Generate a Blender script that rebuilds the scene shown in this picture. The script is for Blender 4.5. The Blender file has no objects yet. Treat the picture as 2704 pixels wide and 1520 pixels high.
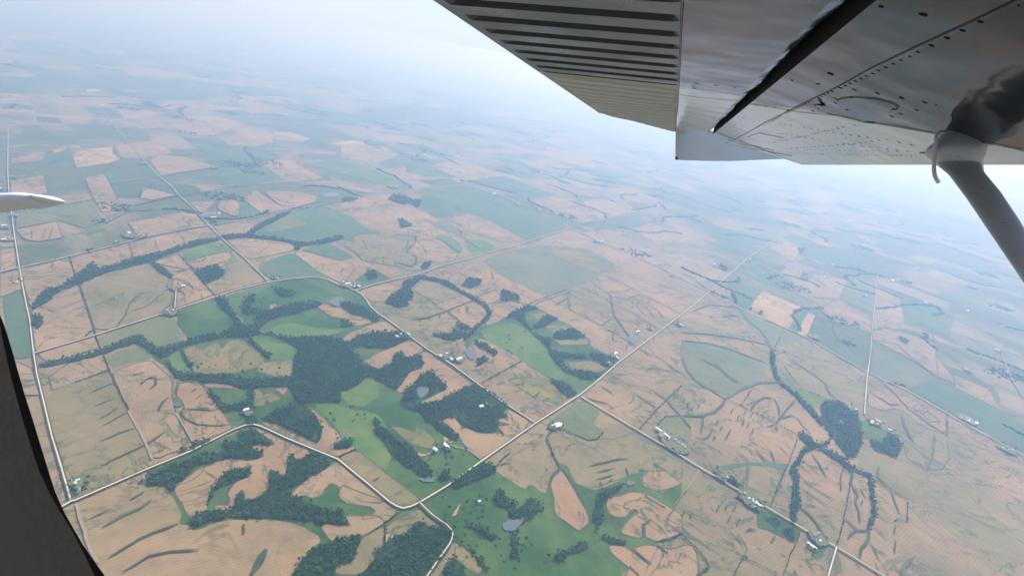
import bpy, bmesh, math, random
import numpy as np
from mathutils import Vector, Matrix
from mathutils.geometry import tessellate_polygon

# ------------------------------------------------------------ camera, sky, sun, exposure
SC = bpy.context.scene
COL = SC.collection
W, HH, F = 2704.0, 1520.0, 1481.0          # the photograph's frame; focal length in its pixels
PITCH, ROLL, ALT = 0.386, 0.19, 1780.0      # looking down, banked, metres above the fields
fwd = Vector((0, math.cos(PITCH), -math.sin(PITCH)))
r0 = Vector((1, 0, 0)); u0 = Vector((0, math.sin(PITCH), math.cos(PITCH)))
RT = (r0 * math.cos(ROLL) + u0 * math.sin(ROLL)).normalized()
UP = (u0 * math.cos(ROLL) - r0 * math.sin(ROLL)).normalized()
cd = bpy.data.cameras.new('camera'); cam = bpy.data.objects.new('camera', cd); COL.objects.link(cam)
cd.sensor_width = 36; cd.lens = 36 * F / W; cd.clip_start = 0.02; cd.clip_end = 400000
M = Matrix((RT, UP, -fwd)).transposed().to_4x4(); M.translation = Vector((0, 0, ALT)); cam.matrix_world = M
SC.camera = cam
EYE = Vector((0, 0, ALT))

SUN_AZ, SUN_EL = math.radians(28), math.radians(52)   # azimuth clockwise from +Y (view direction)
sun_dir = Vector((math.sin(SUN_AZ) * math.cos(SUN_EL), math.cos(SUN_AZ) * math.cos(SUN_EL), math.sin(SUN_EL)))
wd = bpy.data.worlds.new("World"); SC.world = wd; wd.use_nodes = True
nt = wd.node_tree
bg = nt.nodes['Background']
sky = nt.nodes.new('ShaderNodeTexSky'); sky.sky_type = 'NISHITA'; sky.sun_disc = False
sky.sun_elevation = SUN_EL; sky.sun_rotation = SUN_AZ; sky.altitude = 1800
sky.air_density = 1.2; sky.dust_density = 1.5; sky.ozone_density = 1.5
# a milky summer sky: the clear blue is veiled more the lower one looks
wg = nt.nodes.new('ShaderNodeTexCoord'); wsep = nt.nodes.new('ShaderNodeSeparateXYZ'); nt.links.new(wg.outputs['Generated'], wsep.inputs[0])
wr = nt.nodes.new('ShaderNodeMapRange'); wr.inputs['From Min'].default_value = 0.0; wr.inputs['From Max'].default_value = 0.6
wr.inputs['To Min'].default_value = 0.88; wr.inputs['To Max'].default_value = 0.25; nt.links.new(wsep.outputs['Z'], wr.inputs['Value'])
wm = nt.nodes.new('ShaderNodeMix'); wm.data_type = 'RGBA'; nt.links.new(wr.outputs[0], wm.inputs[0]); nt.links.new(sky.outputs[0], wm.inputs[6])
wm.inputs[7].default_value = (3.75, 4.3, 5.3, 1)
nt.links.new(wm.outputs[2], bg.inputs['Color']); bg.inputs['Strength'].default_value = 0.15
sl = bpy.data.lights.new('sun', 'SUN'); sl.energy = 4.2; sl.angle = math.radians(0.5); sl.color = (1.0, 0.97, 0.93)
so = bpy.data.objects.new('sun', sl); COL.objects.link(so)
so.rotation_euler = sun_dir.to_track_quat('Z', 'Y').to_euler(); so.location = (0, 0, ALT + 50)
SC.view_settings.view_transform = 'Standard'; SC.view_settings.look = 'None'
SC.view_settings.exposure = 0.36; SC.view_settings.gamma = 1.0
SC.cycles.volume_bounces = 2
SC.cycles.use_denoising = True

HAZE_DENS, HAZE_COL, HAZE_ANI = 1.30e-4, (0.38, 0.60, 1.0, 1), 0.58
hz = bpy.data.materials.new('haze'); hz.use_nodes = True
hn = hz.node_tree; hn.nodes.clear()
ho = hn.nodes.new('ShaderNodeOutputMaterial'); pv = hn.nodes.new('ShaderNodeVolumePrincipled')
pv.inputs['Color'].default_value = HAZE_COL; pv.inputs['Density'].default_value = HAZE_DENS
pv.inputs['Absorption Color'].default_value = (0.92, 0.86, 1, 1)
pv.inputs['Anisotropy'].default_value = HAZE_ANI
hn.links.new(pv.outputs[0], ho.inputs['Volume'])
HB = 100000.0; HTOP = ALT + 14
bm = bmesh.new()
bmesh.ops.create_cube(bm, size=1.0)
for v in bm.verts:
    v.co = Vector((v.co.x * 2 * HB, v.co.y * 2 * HB, -3.0 if v.co.z < 0 else HTOP))
me = bpy.data.meshes.new('haze'); bm.to_mesh(me); bm.free(); me.materials.append(hz)
hob = bpy.data.objects.new('haze', me); COL.objects.link(hob)
hob['kind'] = 'stuff'; hob['label'] = 'pale blue summer haze thickening towards the horizon'; hob['category'] = 'haze'

# ------------------------------------------------------------ helpers
RNG = random.Random(7)
def ray(px, py):
    return (RT * ((px - W / 2) / F) + UP * ((HH / 2 - py) / F) + fwd)
def ground(px, py, z=0.0):
    d = ray(px, py)
    dz = min(d.z, -0.03)
    t = (ALT - z) / -dz
    return Vector((d.x * t, d.y * t, z))
TILES = {0: (0, 0, 2.862), 1: (0, 450, 2.861), 2: (900, 200, 2.856), 3: (900, 600, 2.861), 4: (1800, 700, 2.85),
         5: (200, 850, 3.2175), 6: (900, 1014, 2.861), 7: (1800, 1014, 2.85), 8: (200, 1070, 3.2175),
         9: (0, 900, 2.336), 10: (1900, 380, 3.204), 11: (0, 0, 1.0)}
def P(tile, s):
    ox, oy, k = TILES[tile]
    out = []
    for q in s.split():
        a, b = q.split(',')
        out.append((ox + float(a) / k, oy + float(b) / k))
    return out
def tag(o, label=None, cat=None, group=None, kind=None):
    for k, v in (('label', label), ('category', cat), ('group', group), ('kind', kind)):
        if v: o[k] = v
    return o
def link(name, me, parent=None):
    o = bpy.data.objects.new(name, me); COL.objects.link(o)
    if parent: o.parent = parent
    return o
def mesh_np(name, co, faces, mats, mi=None, smooth=False):
    me = bpy.data.meshes.new(name)
    co = np.asarray(co, dtype=np.float32)
    me.vertices.add(len(co)); me.vertices.foreach_set('co', co.ravel())
    faces = np.asarray(faces, dtype=np.int32); n = faces.shape[1]
    me.loops.add(faces.size); me.loops.foreach_set('vertex_index', faces.ravel())
    me.polygons.add(len(faces))
    me.polygons.foreach_set('loop_start', np.arange(0, faces.size, n, dtype=np.int32))
    if mi is not None: me.polygons.foreach_set('material_index', np.asarray(mi, dtype=np.int32))
    if smooth: me.polygons.foreach_set('use_smooth', np.ones(len(faces), dtype=bool))
    for m in mats: me.materials.append(m)
    me.update(calc_edges=True)
    return me

# ------------------------------------------------------------ materials
def mat(name, rough=0.9, spec=0.2, metal=0.0):
    m = bpy.data.materials.new(name); m.use_nodes = True
    b = m.node_tree.nodes['Principled BSDF']
    b.inputs['Roughness'].default_value = rough; b.inputs['Specular IOR Level'].default_value = spec
    b.inputs['Metallic'].default_value = metal
    return m, m.node_tree, b
def tc(nt, scale=(1, 1, 1), rot=0.0):
    g = nt.nodes.new('ShaderNodeNewGeometry'); mp = nt.nodes.new('ShaderNodeMapping')
    mp.inputs['Scale'].default_value = scale; mp.inputs['Rotation'].default_value = (0, 0, rot)
    nt.links.new(g.outputs['Position'], mp.inputs['Vector']); return mp.outputs[0]
def noise(nt, vec, scale, detail=4, rough=0.55, dist=0.0):
    n = nt.nodes.new('ShaderNodeTexNoise'); n.inputs['Scale'].default_value = scale
    n.inputs['Detail'].default_value = detail; n.inputs['Roughness'].default_value = rough; n.inputs['Distortion'].default_value = dist
    nt.links.new(vec, n.inputs['Vector']); return n.outputs['Fac']
def ramp(nt, fac, stops):
    r = nt.nodes.new('ShaderNodeValToRGB'); e = r.color_ramp.elements
    while len(e) < len(stops): e.new(0.5)
    for i, (p, c) in enumerate(stops):
        e[i].position = p; e[i].color = (c[0], c[1], c[2], 1) if not isinstance(c, (int, float)) else (c, c, c, 1)
    nt.links.new(fac, r.inputs[0]); return r.outputs[0]
def mixc(nt, fac, a, b, mode='MIX'):
    m = nt.nodes.new('ShaderNodeMix'); m.data_type = 'RGBA'; m.blend_type = mode
    for sock, v in ((m.inputs[0], fac), (m.inputs[6], a), (m.inputs[7], b)):
        if hasattr(v, 'links'): nt.links.new(v, sock)
        elif isinstance(v, (int, float)): sock.default_value = v
        else: sock.default_value = (v[0], v[1], v[2], 1)
    return m.outputs[2]
def mul(c, k):
    if not isinstance(k, tuple): k = (k, k, k)
    return tuple(x * y for x, y in zip(c, k))
def hills(nt, v, b):
    nh = noise(nt, v, 0.0021, 4, 0.5, 0.3)
    bp = nt.nodes.new('ShaderNodeBump'); bp.inputs['Strength'].default_value = 1.0; bp.inputs['Distance'].default_value = 60.0
    nt.links.new(nh, bp.inputs['Height']); nt.links.new(bp.outputs[0], b.inputs['Normal'])
GK = (1.0, 0.90, 0.70)          # overall reflectance of soil and grass
def field_mat(name, c1, c2, fine=0.10, rows=0.0, scale=0.0022, off=0.0, rowrot=0.0):
    gk = GK if c1[0] > c1[1] else (0.95, 1.0, 0.75)
    c1, c2 = mul(c1, gk), mul(c2, gk)
    m, nt, b = mat(name)
    v = tc(nt)
    n1 = noise(nt, v, scale, 5, 0.6, 0.4)
    base = ramp(nt, n1, [(0.40, c1), (0.60, c2)])
    n2 = noise(nt, v, 0.02, 6, 0.7)
    f = ramp(nt, n2, [(0.25, 1 - fine), (0.75, 1 + fine)])
    c = mixc(nt, 1.0, base, f, 'MULTIPLY')
    n3 = noise(nt, v, 0.0007, 3, 0.5)
    f3 = ramp(nt, n3, [(0.3, 0.9), (0.7, 1.08)])
    c = mixc(nt, 1.0, c, f3, 'MULTIPLY')
    if rows:
        vr = tc(nt, (1, 1, 1), rowrot)
        wv = nt.nodes.new('ShaderNodeTexWave'); wv.inputs['Scale'].default_value = 0.022; wv.inputs['Distortion'].default_value = 2.0
        wv.inputs['Detail'].default_value = 2; wv.inputs['Detail Scale'].default_value = 0.3
        nt.links.new(vr, wv.inputs['Vector'])
        fr = ramp(nt, wv.outputs['Fac'], [(0.0, 1 - rows), (1.0, 1 + rows)])
        c = mixc(nt, 1.0, c, fr, 'MULTIPLY')
    if c1[0] > c1[1]:
        # damp draws: thin greenish veins that wander through the soil, here and there
        n5 = noise(nt, v, 0.0026, 5, 0.62, 1.6)
        n6 = noise(nt, v, 0.0011, 2, 0.5)
        vein = ramp(nt, n5, [(0.478, 0.0), (0.497, 1.0), (0.503, 1.0), (0.522, 0.0)])
        msk = ramp(nt, n6, [(0.34, 0.0), (0.50, 1.0)])
        c = mixc(nt, mixc(nt, 1.0, vein, msk, 'MULTIPLY'), c, (0.070, 0.095, 0.042))
        n7 = noise(nt, v, 0.0045, 7, 0.7, 0.5)
        c = mixc(nt, 1.0, c, ramp(nt, n7, [(0.3, (0.80, 0.82, 0.86)), (0.5, (1, 1, 1)), (0.72, (1.14, 1.10, 1.04))]), 'MULTIPLY')
    nt.links.new(c, b.inputs['Base Color'])
    hills(nt, v, b)
    return m
TAN = (0.300, 0.225, 0.155); TAN2 = (0.27, 0.19, 0.135)
MT = {
 'near': field_mat('near_cropland', (0.300, 0.220, 0.152), (0.195, 0.178, 0.112), 0.13, 0.07, 0.0013, rowrot=0.9),
 'T': field_mat('bare_soil_pink', TAN, (0.285, 0.195, 0.135), 0.08, 0.05, rowrot=0.9),
 'T2': field_mat('bare_soil_rose', (0.315, 0.235, 0.172), (0.262, 0.205, 0.145), 0.07, 0.04, rowrot=-0.7),
 'P': field_mat('dry_stubble_peach', (0.41, 0.31, 0.195), (0.36, 0.27, 0.17), 0.08, 0.04),
 'K': field_mat('sprouting_crop_khaki', (0.235, 0.20, 0.125), (0.19, 0.18, 0.105), 0.10, 0.05, rowrot=0.9),
 'K2': field_mat('hayfield_khaki', (0.225, 0.19, 0.085), (0.15, 0.165, 0.07), 0.16),
 'Y': field_mat('yellow_clover', (0.26, 0.235, 0.06), (0.20, 0.20, 0.06), 0.12),
 'G': field_mat('pasture_green', (0.034, 0.085, 0.020), (0.078, 0.130, 0.036), 0.26, scale=0.003),
 'L': field_mat('pasture_bright', (0.078, 0.150, 0.040), (0.125, 0.170, 0.055), 0.15, scale=0.004),
 'O': field_mat('pasture_olive', (0.125, 0.145, 0.070), (0.165, 0.155, 0.088), 0.14, scale=0.003),
 'F': field_mat('young_crop_green', (0.072, 0.125, 0.080), (0.105, 0.145, 0.095), 0.14),
 'D': field_mat('young_crop_dull', (0.12, 0.14, 0.095), (0.16, 0.16, 0.11), 0.12, scale=0.003),
 'W': field_mat('woodland_floor', (0.020, 0.045, 0.016), (0.03, 0.06, 0.02), 0.25, scale=0.01),
}
def canopy_mat():
    m, nt, b = mat('tree_canopy', 0.85, 0.15)
    v = tc(nt)
    n = noise(nt, v, 0.03, 3, 0.6)
    n2 = noise(nt, v, 0.25, 2, 0.5)
    c = ramp(nt, n, [(0.3, (0.008, 0.040, 0.009)), (0.55, (0.020, 0.072, 0.013)), (0.75, (0.052, 0.125, 0.020))])
    f = ramp(nt, n2, [(0.3, 0.6), (0.7, 1.5)])
    n3 = noise(nt, v, 0.006, 3, 0.6); f3 = ramp(nt, n3, [(0.35, (0.8, 0.85, 0.9)), (0.65, (1.35, 1.2, 0.95))])
    c = mixc(nt, 1.0, c, f3, 'MULTIPLY')
    nt.links.new(mixc(nt, 1.0, c, f, 'MULTIPLY'), b.inputs['Base Color']); return m
M_CAN = canopy_mat()
def plain(name, c, var=0.15, scale=0.05, rough=0.8, spec=0.3, metal=0.0):
    m, nt, b = mat(name, rough, spec, metal)
    v = tc(nt); n = noise(nt, v, scale, 4)
    nt.links.new(ramp(nt, n, [(0.3, mul(c, 1 - var)), (0.7, mul(c, 1 + var))]), b.inputs['Base Color']); return m
M_ROAD = plain('gravel_road', (0.60, 0.52, 0.38), 0.12, 0.01)
M_VERGE = plain('grass_verge', (0.045, 0.052, 0.024), 0.30, 0.01)
M_DIRT = plain('dirt_track', (0.29, 0.22, 0.15), 0.12, 0.02)
M_LINE = plain('grass_waterway', (0.036, 0.056, 0.024), 0.30, 0.02)
M_LINE2 = plain('pale_waterway', (0.072, 0.09, 0.048), 0.25, 0.01)
M_HEDGE = plain('hedge_shrub', (0.030, 0.055, 0.022), 0.3, 0.05)
M_EDGE = plain('field_edge_grass', (0.07, 0.074, 0.040), 0.35, 0.012)
M_WATER = plain('pond_water', (0.11, 0.12, 0.125), 0.1, 0.01, 0.12, 0.5)
M_YARD = plain('farmyard_ground', (0.22, 0.19, 0.14), 0.25, 0.05)
M_BARK = plain('bark', (0.12, 0.09, 0.06))
M_WHITE = plain('white_siding', (0.62, 0.62, 0.60), 0.05, 0.3)
M_ROOFW = plain('white_metal_roof', (0.70, 0.71, 0.72), 0.05, 0.1, 0.4, 0.5)
M_ROOFG = plain('grey_shingle_roof', (0.22, 0.22, 0.23), 0.15, 0.3)
M_ROOFR = plain('rusty_red_roof', (0.34, 0.13, 0.09), 0.2, 0.3)
M_STEEL = plain('galvanised_steel', (0.60, 0.61, 0.62), 0.06, 0.4, 0.35, 0.5, 0.6)
M_RED = plain('red_barn_board', (0.28, 0.06, 0.045), 0.15, 0.3)
M_DOOR = plain('dark_door', (0.08, 0.08, 0.09), 0.1, 1.0)
M_GLASS = plain('window_pane_dark', (0.03, 0.04, 0.05), 0.1, 1.0, 0.1, 0.6)

# far quarter-section patchwork of the open ground
GRID_ROT = 0.0
def ground_mat():
    m, nt, b = mat('patchwork_farmland')
    L = nt.links
    base = tc(nt, (1, 1, 1), -GROT)
    wob = nt.nodes.new('ShaderNodeTexNoise'); wob.inputs['Scale'].default_value = 0.0016; wob.inputs['Detail'].default_value = 2
    L.new(base, wob.inputs['Vector'])
    sub = nt.nodes.new('ShaderNodeVectorMath'); sub.operation = 'SUBTRACT'; sub.inputs[1].default_value = (0.5, 0.5, 0.5)
    L.new(wob.outputs['Color'], sub.inputs[0])
    sc = nt.nodes.new('ShaderNodeVectorMath'); sc.operation = 'SCALE'; sc.inputs['Scale'].default_value = 340
    L.new(sub.outputs[0], sc.inputs[0])
    add = nt.nodes.new('ShaderNodeVectorMath'); L.new(base, add.inputs[0]); L.new(sc.outputs[0], add.inputs[1])
    def cells(sx, sy, off, vec):
        mp = nt.nodes.new('ShaderNodeMapping'); mp.inputs['Scale'].default_value = (1 / sx, 1 / sy, 0); mp.inputs['Location'].default_value = (off, off * 1.7, 0)
        L.new(vec, mp.inputs['Vector'])
        fl = nt.nodes.new('ShaderNodeVectorMath'); fl.operation = 'FLOOR'; L.new(mp.outputs[0], fl.inputs[0])
        wn = nt.nodes.new('ShaderNodeTexWhiteNoise'); wn.noise_dimensions = '2D'; L.new(fl.outputs[0], wn.inputs['Vector'])
        return wn.outputs['Value']
    a = cells(805, 402, 3.1, add.outputs[0]); c2 = cells(402, 805, 7.7, add.outputs[0]); sel = cells(1609, 1609, 1.0, base)
    st = ramp(nt, sel, [(0.49, 0.0), (0.51, 1.0)])
    pick = mixc(nt, st, a, c2)
    stops = [(0.0, (0.29, 0.225, 0.165)), (0.17, (0.25, 0.205, 0.145)), (0.32, (0.18, 0.178, 0.115)), (0.45, (0.12, 0.14, 0.085)),
             (0.60, (0.32, 0.24, 0.17)), (0.72, (0.08, 0.13, 0.06)), (0.82, (0.24, 0.20, 0.13)), (0.93, (0.11, 0.17, 0.08))]
    r = nt.nodes.new('ShaderNodeValToRGB'); r.color_ramp.interpolation = 'CONSTANT'
    e = r.color_ramp.elements
    while len(e) < len(stops): e.new(0.5)
    for i, (p, c) in enumerate(stops): e[i].position = p; e[i].color = (*mul(c, (0.86, 0.84, 0.76)), 1)
    L.new(pick, r.inputs[0])
    # rolling hills and creek bottoms: irregular green country between the squares
    n = noise(nt, base, 0.00035, 6, 0.6, 0.8)
    g = ramp(nt, n, [(0.50, 0.0), (0.56, 0.85)])
    c = mixc(nt, g, r.outputs[0], mul((0.075, 0.115, 0.05), GK))
    n4 = noise(nt, base, 0.0009, 5, 0.65, 1.2)
    g4 = ramp(nt, n4, [(0.485, 0.0), (0.5, 0.8), (0.515, 0.0)])
    c = mixc(nt, g4, c, mul((0.06, 0.09, 0.045), GK))
    n3 = noise(nt, base, 0.006, 6, 0.65)
    f = ramp(nt, n3, [(0.3, 0.86), (0.7, 1.14)])
    c = mixc(nt, 1.0, c, f, 'MULTIPLY')
    L.new(c, b.inputs['Base Color'])
    hills(nt, tc(nt), b)
    return m
_a = ground(1223, 478); _b = ground(1869, 774); GROT = math.atan2(_b.y - _a.y, _b.x - _a.x)
MT['base'] = ground_mat()
g = 98000.0
me = mesh_np('ground', [(-g, -g, 0), (g, -g, 0), (g, g, 0), (-g, g, 0)], [(0, 1, 2, 3)], [MT['base']])
tag(link('ground', me), 'open farmland of tan and green fields reaching to the hazy horizon', 'ground', kind='structure')
# ------------------------------------------------------------ traced fields: (class, tile, outline)
NEAR_SHEET = P(11, "-260,1750 -260,760 0,722 52,710 147,689 280,657 350,638 454,613 552,598 664,579 779,556 900,534 970,518 1110,499 1233,481 1390,546 1513,605 1583,637 1740,707 1872,773 1951,815 2081,871 2130,894 2291,987 2396,1034 2537,1115 2704,1206 3000,1380 3000,1750")
FIELDS = [
('K',4,"215,222 620,430 930,560 1390,820 1360,1110 1240,1060 1120,1030 960,930 820,740 760,640 700,560 600,460 480,370 340,310 120,330"),
('K',11,"2420,1215 2560,1280 2704,1345 2760,1480 2640,1500 2500,1400 2430,1320"),
('K',11,"2240,1140 2400,1180 2440,1230 2430,1330 2340,1300 2270,1240"),
('K',6,"1640,640 1560,400 1600,350 1980,430 2260,360 2575,560 2575,740 2340,640 2180,690 1900,790 1740,740"),
('G',11,"465,820 566,791 713,747 818,734 867,742 900,757 939,770 963,785 980,810 1022,845 1124,922 1300,1040 1417,1113 1280,1210 1150,1300 1085,1340 1060,1345 1000,1300 880,1215 740,1150 670,1122 616,1131 588,1080 570,1055 545,1024 529,1012 467,1005 445,974 399,946 390,905 460,900 500,900 470,860"),
('O',1,"725,1255 1300,1065 1345,1180 1360,1290 1220,1345 1180,1340 1080,1290 1010,1265 760,1340"),
('G',11,"369,1258 505,1194 669,1124 893,1214 1000,1301 1040,1335 1064,1344 1106,1330 1274,1217 1288,1224 1318,1248 1382,1294 1403,1274 1436,1306 1452,1273 1477,1241 1466,1217 1501,1231 1515,1273 1564,1292 1599,1285 1658,1255 1711,1238 1704,1259 1697,1287 1739,1304 1800,1273 1800,1311 1774,1336 1800,1380 1788,1412 1720,1440 1669,1447 1718,1489 1662,1496 1641,1520 1650,1640 690,1640 769,1520 818,1452 853,1421 790,1381 728,1375 666,1370 595,1371 517,1402 498,1384 473,1381 477,1356 458,1309 436,1284 418,1281 386,1290"),
('G',3,"1060,750 1220,690 1290,640 1400,600 1480,600 1640,700 1740,740 1880,840 1890,900 2030,965 2110,1000 2070,1060 1790,1260 1720,1290 1590,1160 1510,1100 1370,1000 1260,940 1080,840 1000,860 950,930 930,860 1000,800"),
('L',3,"1120,750 1300,720 1400,770 1480,840 1560,920 1640,1020 1700,1130 1640,1150 1510,1100 1290,950 1080,840 1060,780"),
('K',3,"235,575 340,560 430,610 500,600 545,540 550,480 700,570 800,630 820,660 880,700 990,780 960,800 860,850 830,850 680,905 640,920 500,810 350,700 270,630"),
('T',3,"130,480 230,450 420,410 440,430 465,470 380,520 340,560 235,575 190,530"),
('K',3,"545,470 620,400 720,415 850,470 920,510 710,580 640,530"),
('T',3,"710,585 920,510 1000,550 800,630"),
('T',3,"820,640 860,610 1010,560 1080,600 1115,650 1060,710 990,775 900,710 830,660"),
('T',3,"1030,520 1100,490 1170,475 1200,510 1200,545 1110,585"),
('T',3,"1130,600 1210,570 1290,560 1420,585 1380,610 1310,630 1280,670 1240,680 1170,660"),
('T',3,"1080,745 1120,690 1160,670 1220,695 1160,730"),
('T2',3,"610,360 780,290 980,400 1060,440 1110,450 1100,490 1010,520 880,460 800,400 690,380"),
('D',3,"1060,250 1200,200 1450,140 1800,160 1900,190 2090,290 1980,350 1880,410 1790,440 1700,480 1620,500 1500,510 1380,440 1250,390 1150,320"),
('T2',3,"1430,130 1550,75 1745,10 1850,60 2000,140 2240,250 2200,270 2100,290 1950,210 1850,165 1700,150 1500,135"),
('K2',3,"1520,200 1700,160 1850,190 1980,260 2080,290 1980,350 1800,330 1600,250"),
('L',3,"700,60 780,60 860,90 910,130 915,180 900,205 860,180 780,120"),
('L',3,"930,95 1000,90 1060,95 1140,130 1190,165 1100,200 1010,225 960,170"),
('G',3,"80,420 180,350 200,300 280,330 380,390 250,440 150,465"),
('K',3,"20,110 120,70 300,80 450,45 560,45 560,110 500,170 560,230 570,280 520,300 410,290 250,270 160,250 110,190 30,140"),
('T2',3,"580,60 640,60 720,120 890,200 860,250 780,280 640,240 570,220 520,160"),
('K2',3,"1530,740 1720,735 1740,770 1640,800 1600,800"),('K2',3,"1610,855 1730,845 1870,845 1870,885 1660,890"),('K2',3,"1710,1020 1900,1010 2010,1065 1930,1100 1760,1080"),('K2',3,"1440,660 1540,640 1550,670 1480,710"),
('K2',3,"1260,1150 1400,1130 1590,1160 1660,1220 1720,1290 1640,1330 1540,1310 1460,1290 1330,1200"),
('Y',3,"1270,1150 1380,1145 1420,1190 1550,1240 1600,1290 1560,1305 1480,1300 1340,1200"),
('T',3,"0,605 40,620 60,665 120,680 180,680 240,715 180,735 110,750 60,720 0,700 -120,640 -40,600"),
('T',3,"5,850 60,800 180,750 330,705 390,740 440,785 340,790 250,805 235,785 180,800 120,830 50,860"),
('T',3,"160,1015 300,940 540,845 640,925 560,960 500,1000 465,995 470,935 430,945 400,970 395,1030 340,1025 300,1080 280,1080 240,1050 190,1055"),
('T',3,"590,960 650,935 850,1080 1010,1190 960,1220 900,1250 830,1260 780,1320 700,1340 620,1355 575,1340 640,1300 820,1215 740,1150 690,1090 640,1090 590,1150 530,1210 450,1255 415,1235 470,1170 510,1100 560,1070 620,1070 570,1010"),
('K2',5,"895,240 1030,195 1060,255 1180,175 1230,190 1240,230 1290,165 1400,145 1450,170 1480,220 1530,205 1600,290 1610,340 1560,380 1400,430 1180,440 1010,440 980,380"),
('L',5,"790,290 870,250 980,410 900,430 820,380"),
('K',5,"1560,350 1700,330 1850,320 1840,460 1700,470 1540,420"),
('T',5,"1080,520 1150,512 1230,512 1300,530 1380,550 1370,575 1280,560 1110,555"),
('T',5,"1660,540 1740,535 1815,548 1770,625 1700,575"),('T',5,"1950,580 2075,610 2060,640 1950,605"),
('K2',5,"1450,600 1500,575 1560,570 1620,650 1600,710 1490,720 1440,660"),
('K2',5,"1640,600 1740,640 1740,660 1650,690 1590,620"),
('L',5,"2250,610 2330,530 2500,450 2560,520 2570,640 2440,720 2300,700"),
('L',5,"2020,720 2080,620 2300,740 2540,770 2600,820 2700,1000 2650,1260 2560,1240 2370,1060 2270,990 2200,880 2130,800"),
('L',5,"1580,110 1640,60 1760,20 1880,10 2000,50 2200,60 2300,60 2200,110 2000,120 1860,130 1800,160 1650,90"),
('L',5,"1480,140 1700,180 1860,190 1900,240 1870,320 1660,320"),
('T',5,"870,520 1000,508 1070,530 1120,600 1190,680 1240,760 1300,850 1340,910 1000,1030 930,930 885,770 920,730 900,660 850,640"),
('G',5,"810,690 830,640 880,650 910,680 905,725 870,735 830,720"),
('O',5,"255,290 330,260 520,205 600,230 660,280 640,315 500,340 310,390 280,350"),
('T2',5,"-60,350 235,275 280,400 0,515 -200,580 -230,470"),
('T2',5,"-330,240 160,125 205,215 -30,290 -230,345 -300,300"),
('T2',5,"310,420 640,315 720,400 830,500 810,600 850,780 980,1050 640,1180 590,1030 450,760 330,520"),
('K',9,"270,330 640,190 700,260 860,560 940,760 560,930 540,850 430,850 300,480"),
('O',9,"435,880 540,850 565,935 450,985"),
('T',8,"1500,190 1560,240 1650,290 1690,330 1650,345 1560,325 1500,340 1500,375 1580,395 1600,430 1540,455 1440,470 1340,450 1220,460 1150,510 1060,530 990,570 940,620 860,680 835,720 850,780 905,840 920,900 960,945 1040,930 1130,890 1125,820 1150,740 1220,640 1290,580 1330,545 1440,535 1490,560 1470,600 1360,650 1310,700 1285,760 1310,800 1290,855 1200,840 1170,865 1180,885 1320,900 1350,850 1370,770 1410,715 1430,740 1440,810 1490,815 1560,770 1655,700 1640,620 1645,545 1700,560 1760,600 1800,580 1805,520 1790,470 1820,425 1850,450 1920,475 1995,400 1970,372 1800,310 1560,195"),
('T',8,"1570,150 1620,140 1700,160 1800,215 1900,255 1960,270 2000,310 2060,310 2090,250 2080,180 2030,100 1970,20 2000,15 2130,130 2275,280 2200,330 2195,370 2230,382 2290,370 2370,345 2390,375 2240,440 2150,415 1900,320 1700,220"),
('K',6,"0,545 120,490 300,640 500,790 600,865 560,900 500,925 450,930 400,900 200,740 0,580"),
('T2',8,"2190,490 2130,535 2000,600 1880,690 1825,770 1850,800 1930,760 2010,790 2080,770 2130,700 2170,663 2220,680 2280,770 2310,830 2400,850 2500,862 2600,900 2700,960 2760,860 2600,770 2400,620 2230,475"),
('T2',6,"0,760 100,800 300,870 450,970 180,1140 0,1190 -60,1160 0,1070 80,1070 25,1020 40,1000 230,985 265,960 200,920 60,910 -20,860"),
('T2',8,"2290,940 2530,930 2600,960 2640,1020 2450,1105 2200,1170 2150,1140 2070,1030 2120,1000 2200,1010 2340,1025 2290,960"),
('K',6,"345,1065 590,930 650,1000 740,1060 740,1090 690,1105 600,1040 550,1050 540,1110 480,1150 350,1130"),
('K',6,"180,1140 335,1065 330,1200 240,1270 260,1340 150,1440 0,1448 -60,1400 0,1355 90,1330 130,1200"),
('P',6,"340,1135 400,1125 385,1180 370,1210 340,1190"),
('K',6,"850,1165 980,1270 1085,1390 1030,1448 980,1410 850,1300 790,1360 760,1460 640,1480 720,1380 800,1280 840,1200"),
('T',6,"1650,620 1680,650 1720,700 1790,810 1840,930 1875,1030 1860,1065 1800,1115 1700,1040 1615,980 1610,880 1580,750 1600,700 1660,660"),
('T',6,"2000,900 2020,855 2130,840 2180,810 2300,820 2510,950 2575,980 2585,1110 2540,1150 2480,1185 2380,1190 2290,1150 2300,1070 2270,1050 2285,1150 2240,1160 2110,1130 2130,1070 2200,1000 2250,970 2230,945 2190,960 2170,1000 2080,1010 2020,970"),
('T',6,"2275,700 2320,660 2450,655 2575,750 2480,790 2380,810 2280,770"),
('T',6,"2010,1215 2130,1220 2205,1270 2330,1365 2345,1350 2205,1260 2200,1240 2330,1208 2500,1250 2640,1200 2700,1300 2700,1500 2120,1500 2170,1400 2180,1385 2060,1300"),
('T',6,"755,270 820,250 870,252 900,310 1000,355 1100,375 1190,365 1235,392 1185,330 1200,310 1280,308 1190,285 1185,265 1270,250 1220,230 1225,215 1280,190 1460,300 1070,580 990,510 920,450 900,400 820,320"),
('K2',6,"370,315 450,325 520,350 555,370 570,300 640,350 720,430 695,455 690,495 600,475 540,460 430,370"),
('P',6,"775,395 870,440 820,445 780,440"),('P',6,"550,530 580,518 620,530 690,515 700,520 620,545 560,550"),('P',6,"860,960 910,890 890,940 870,990 835,1000"),('P',6,"1770,265 1800,260 1860,340 1810,300"),
('O',6,"1640,230 1810,112 1975,210 1900,290 1985,360 1950,410 1900,430 1850,425 1750,370 1650,330 1560,300"),
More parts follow.
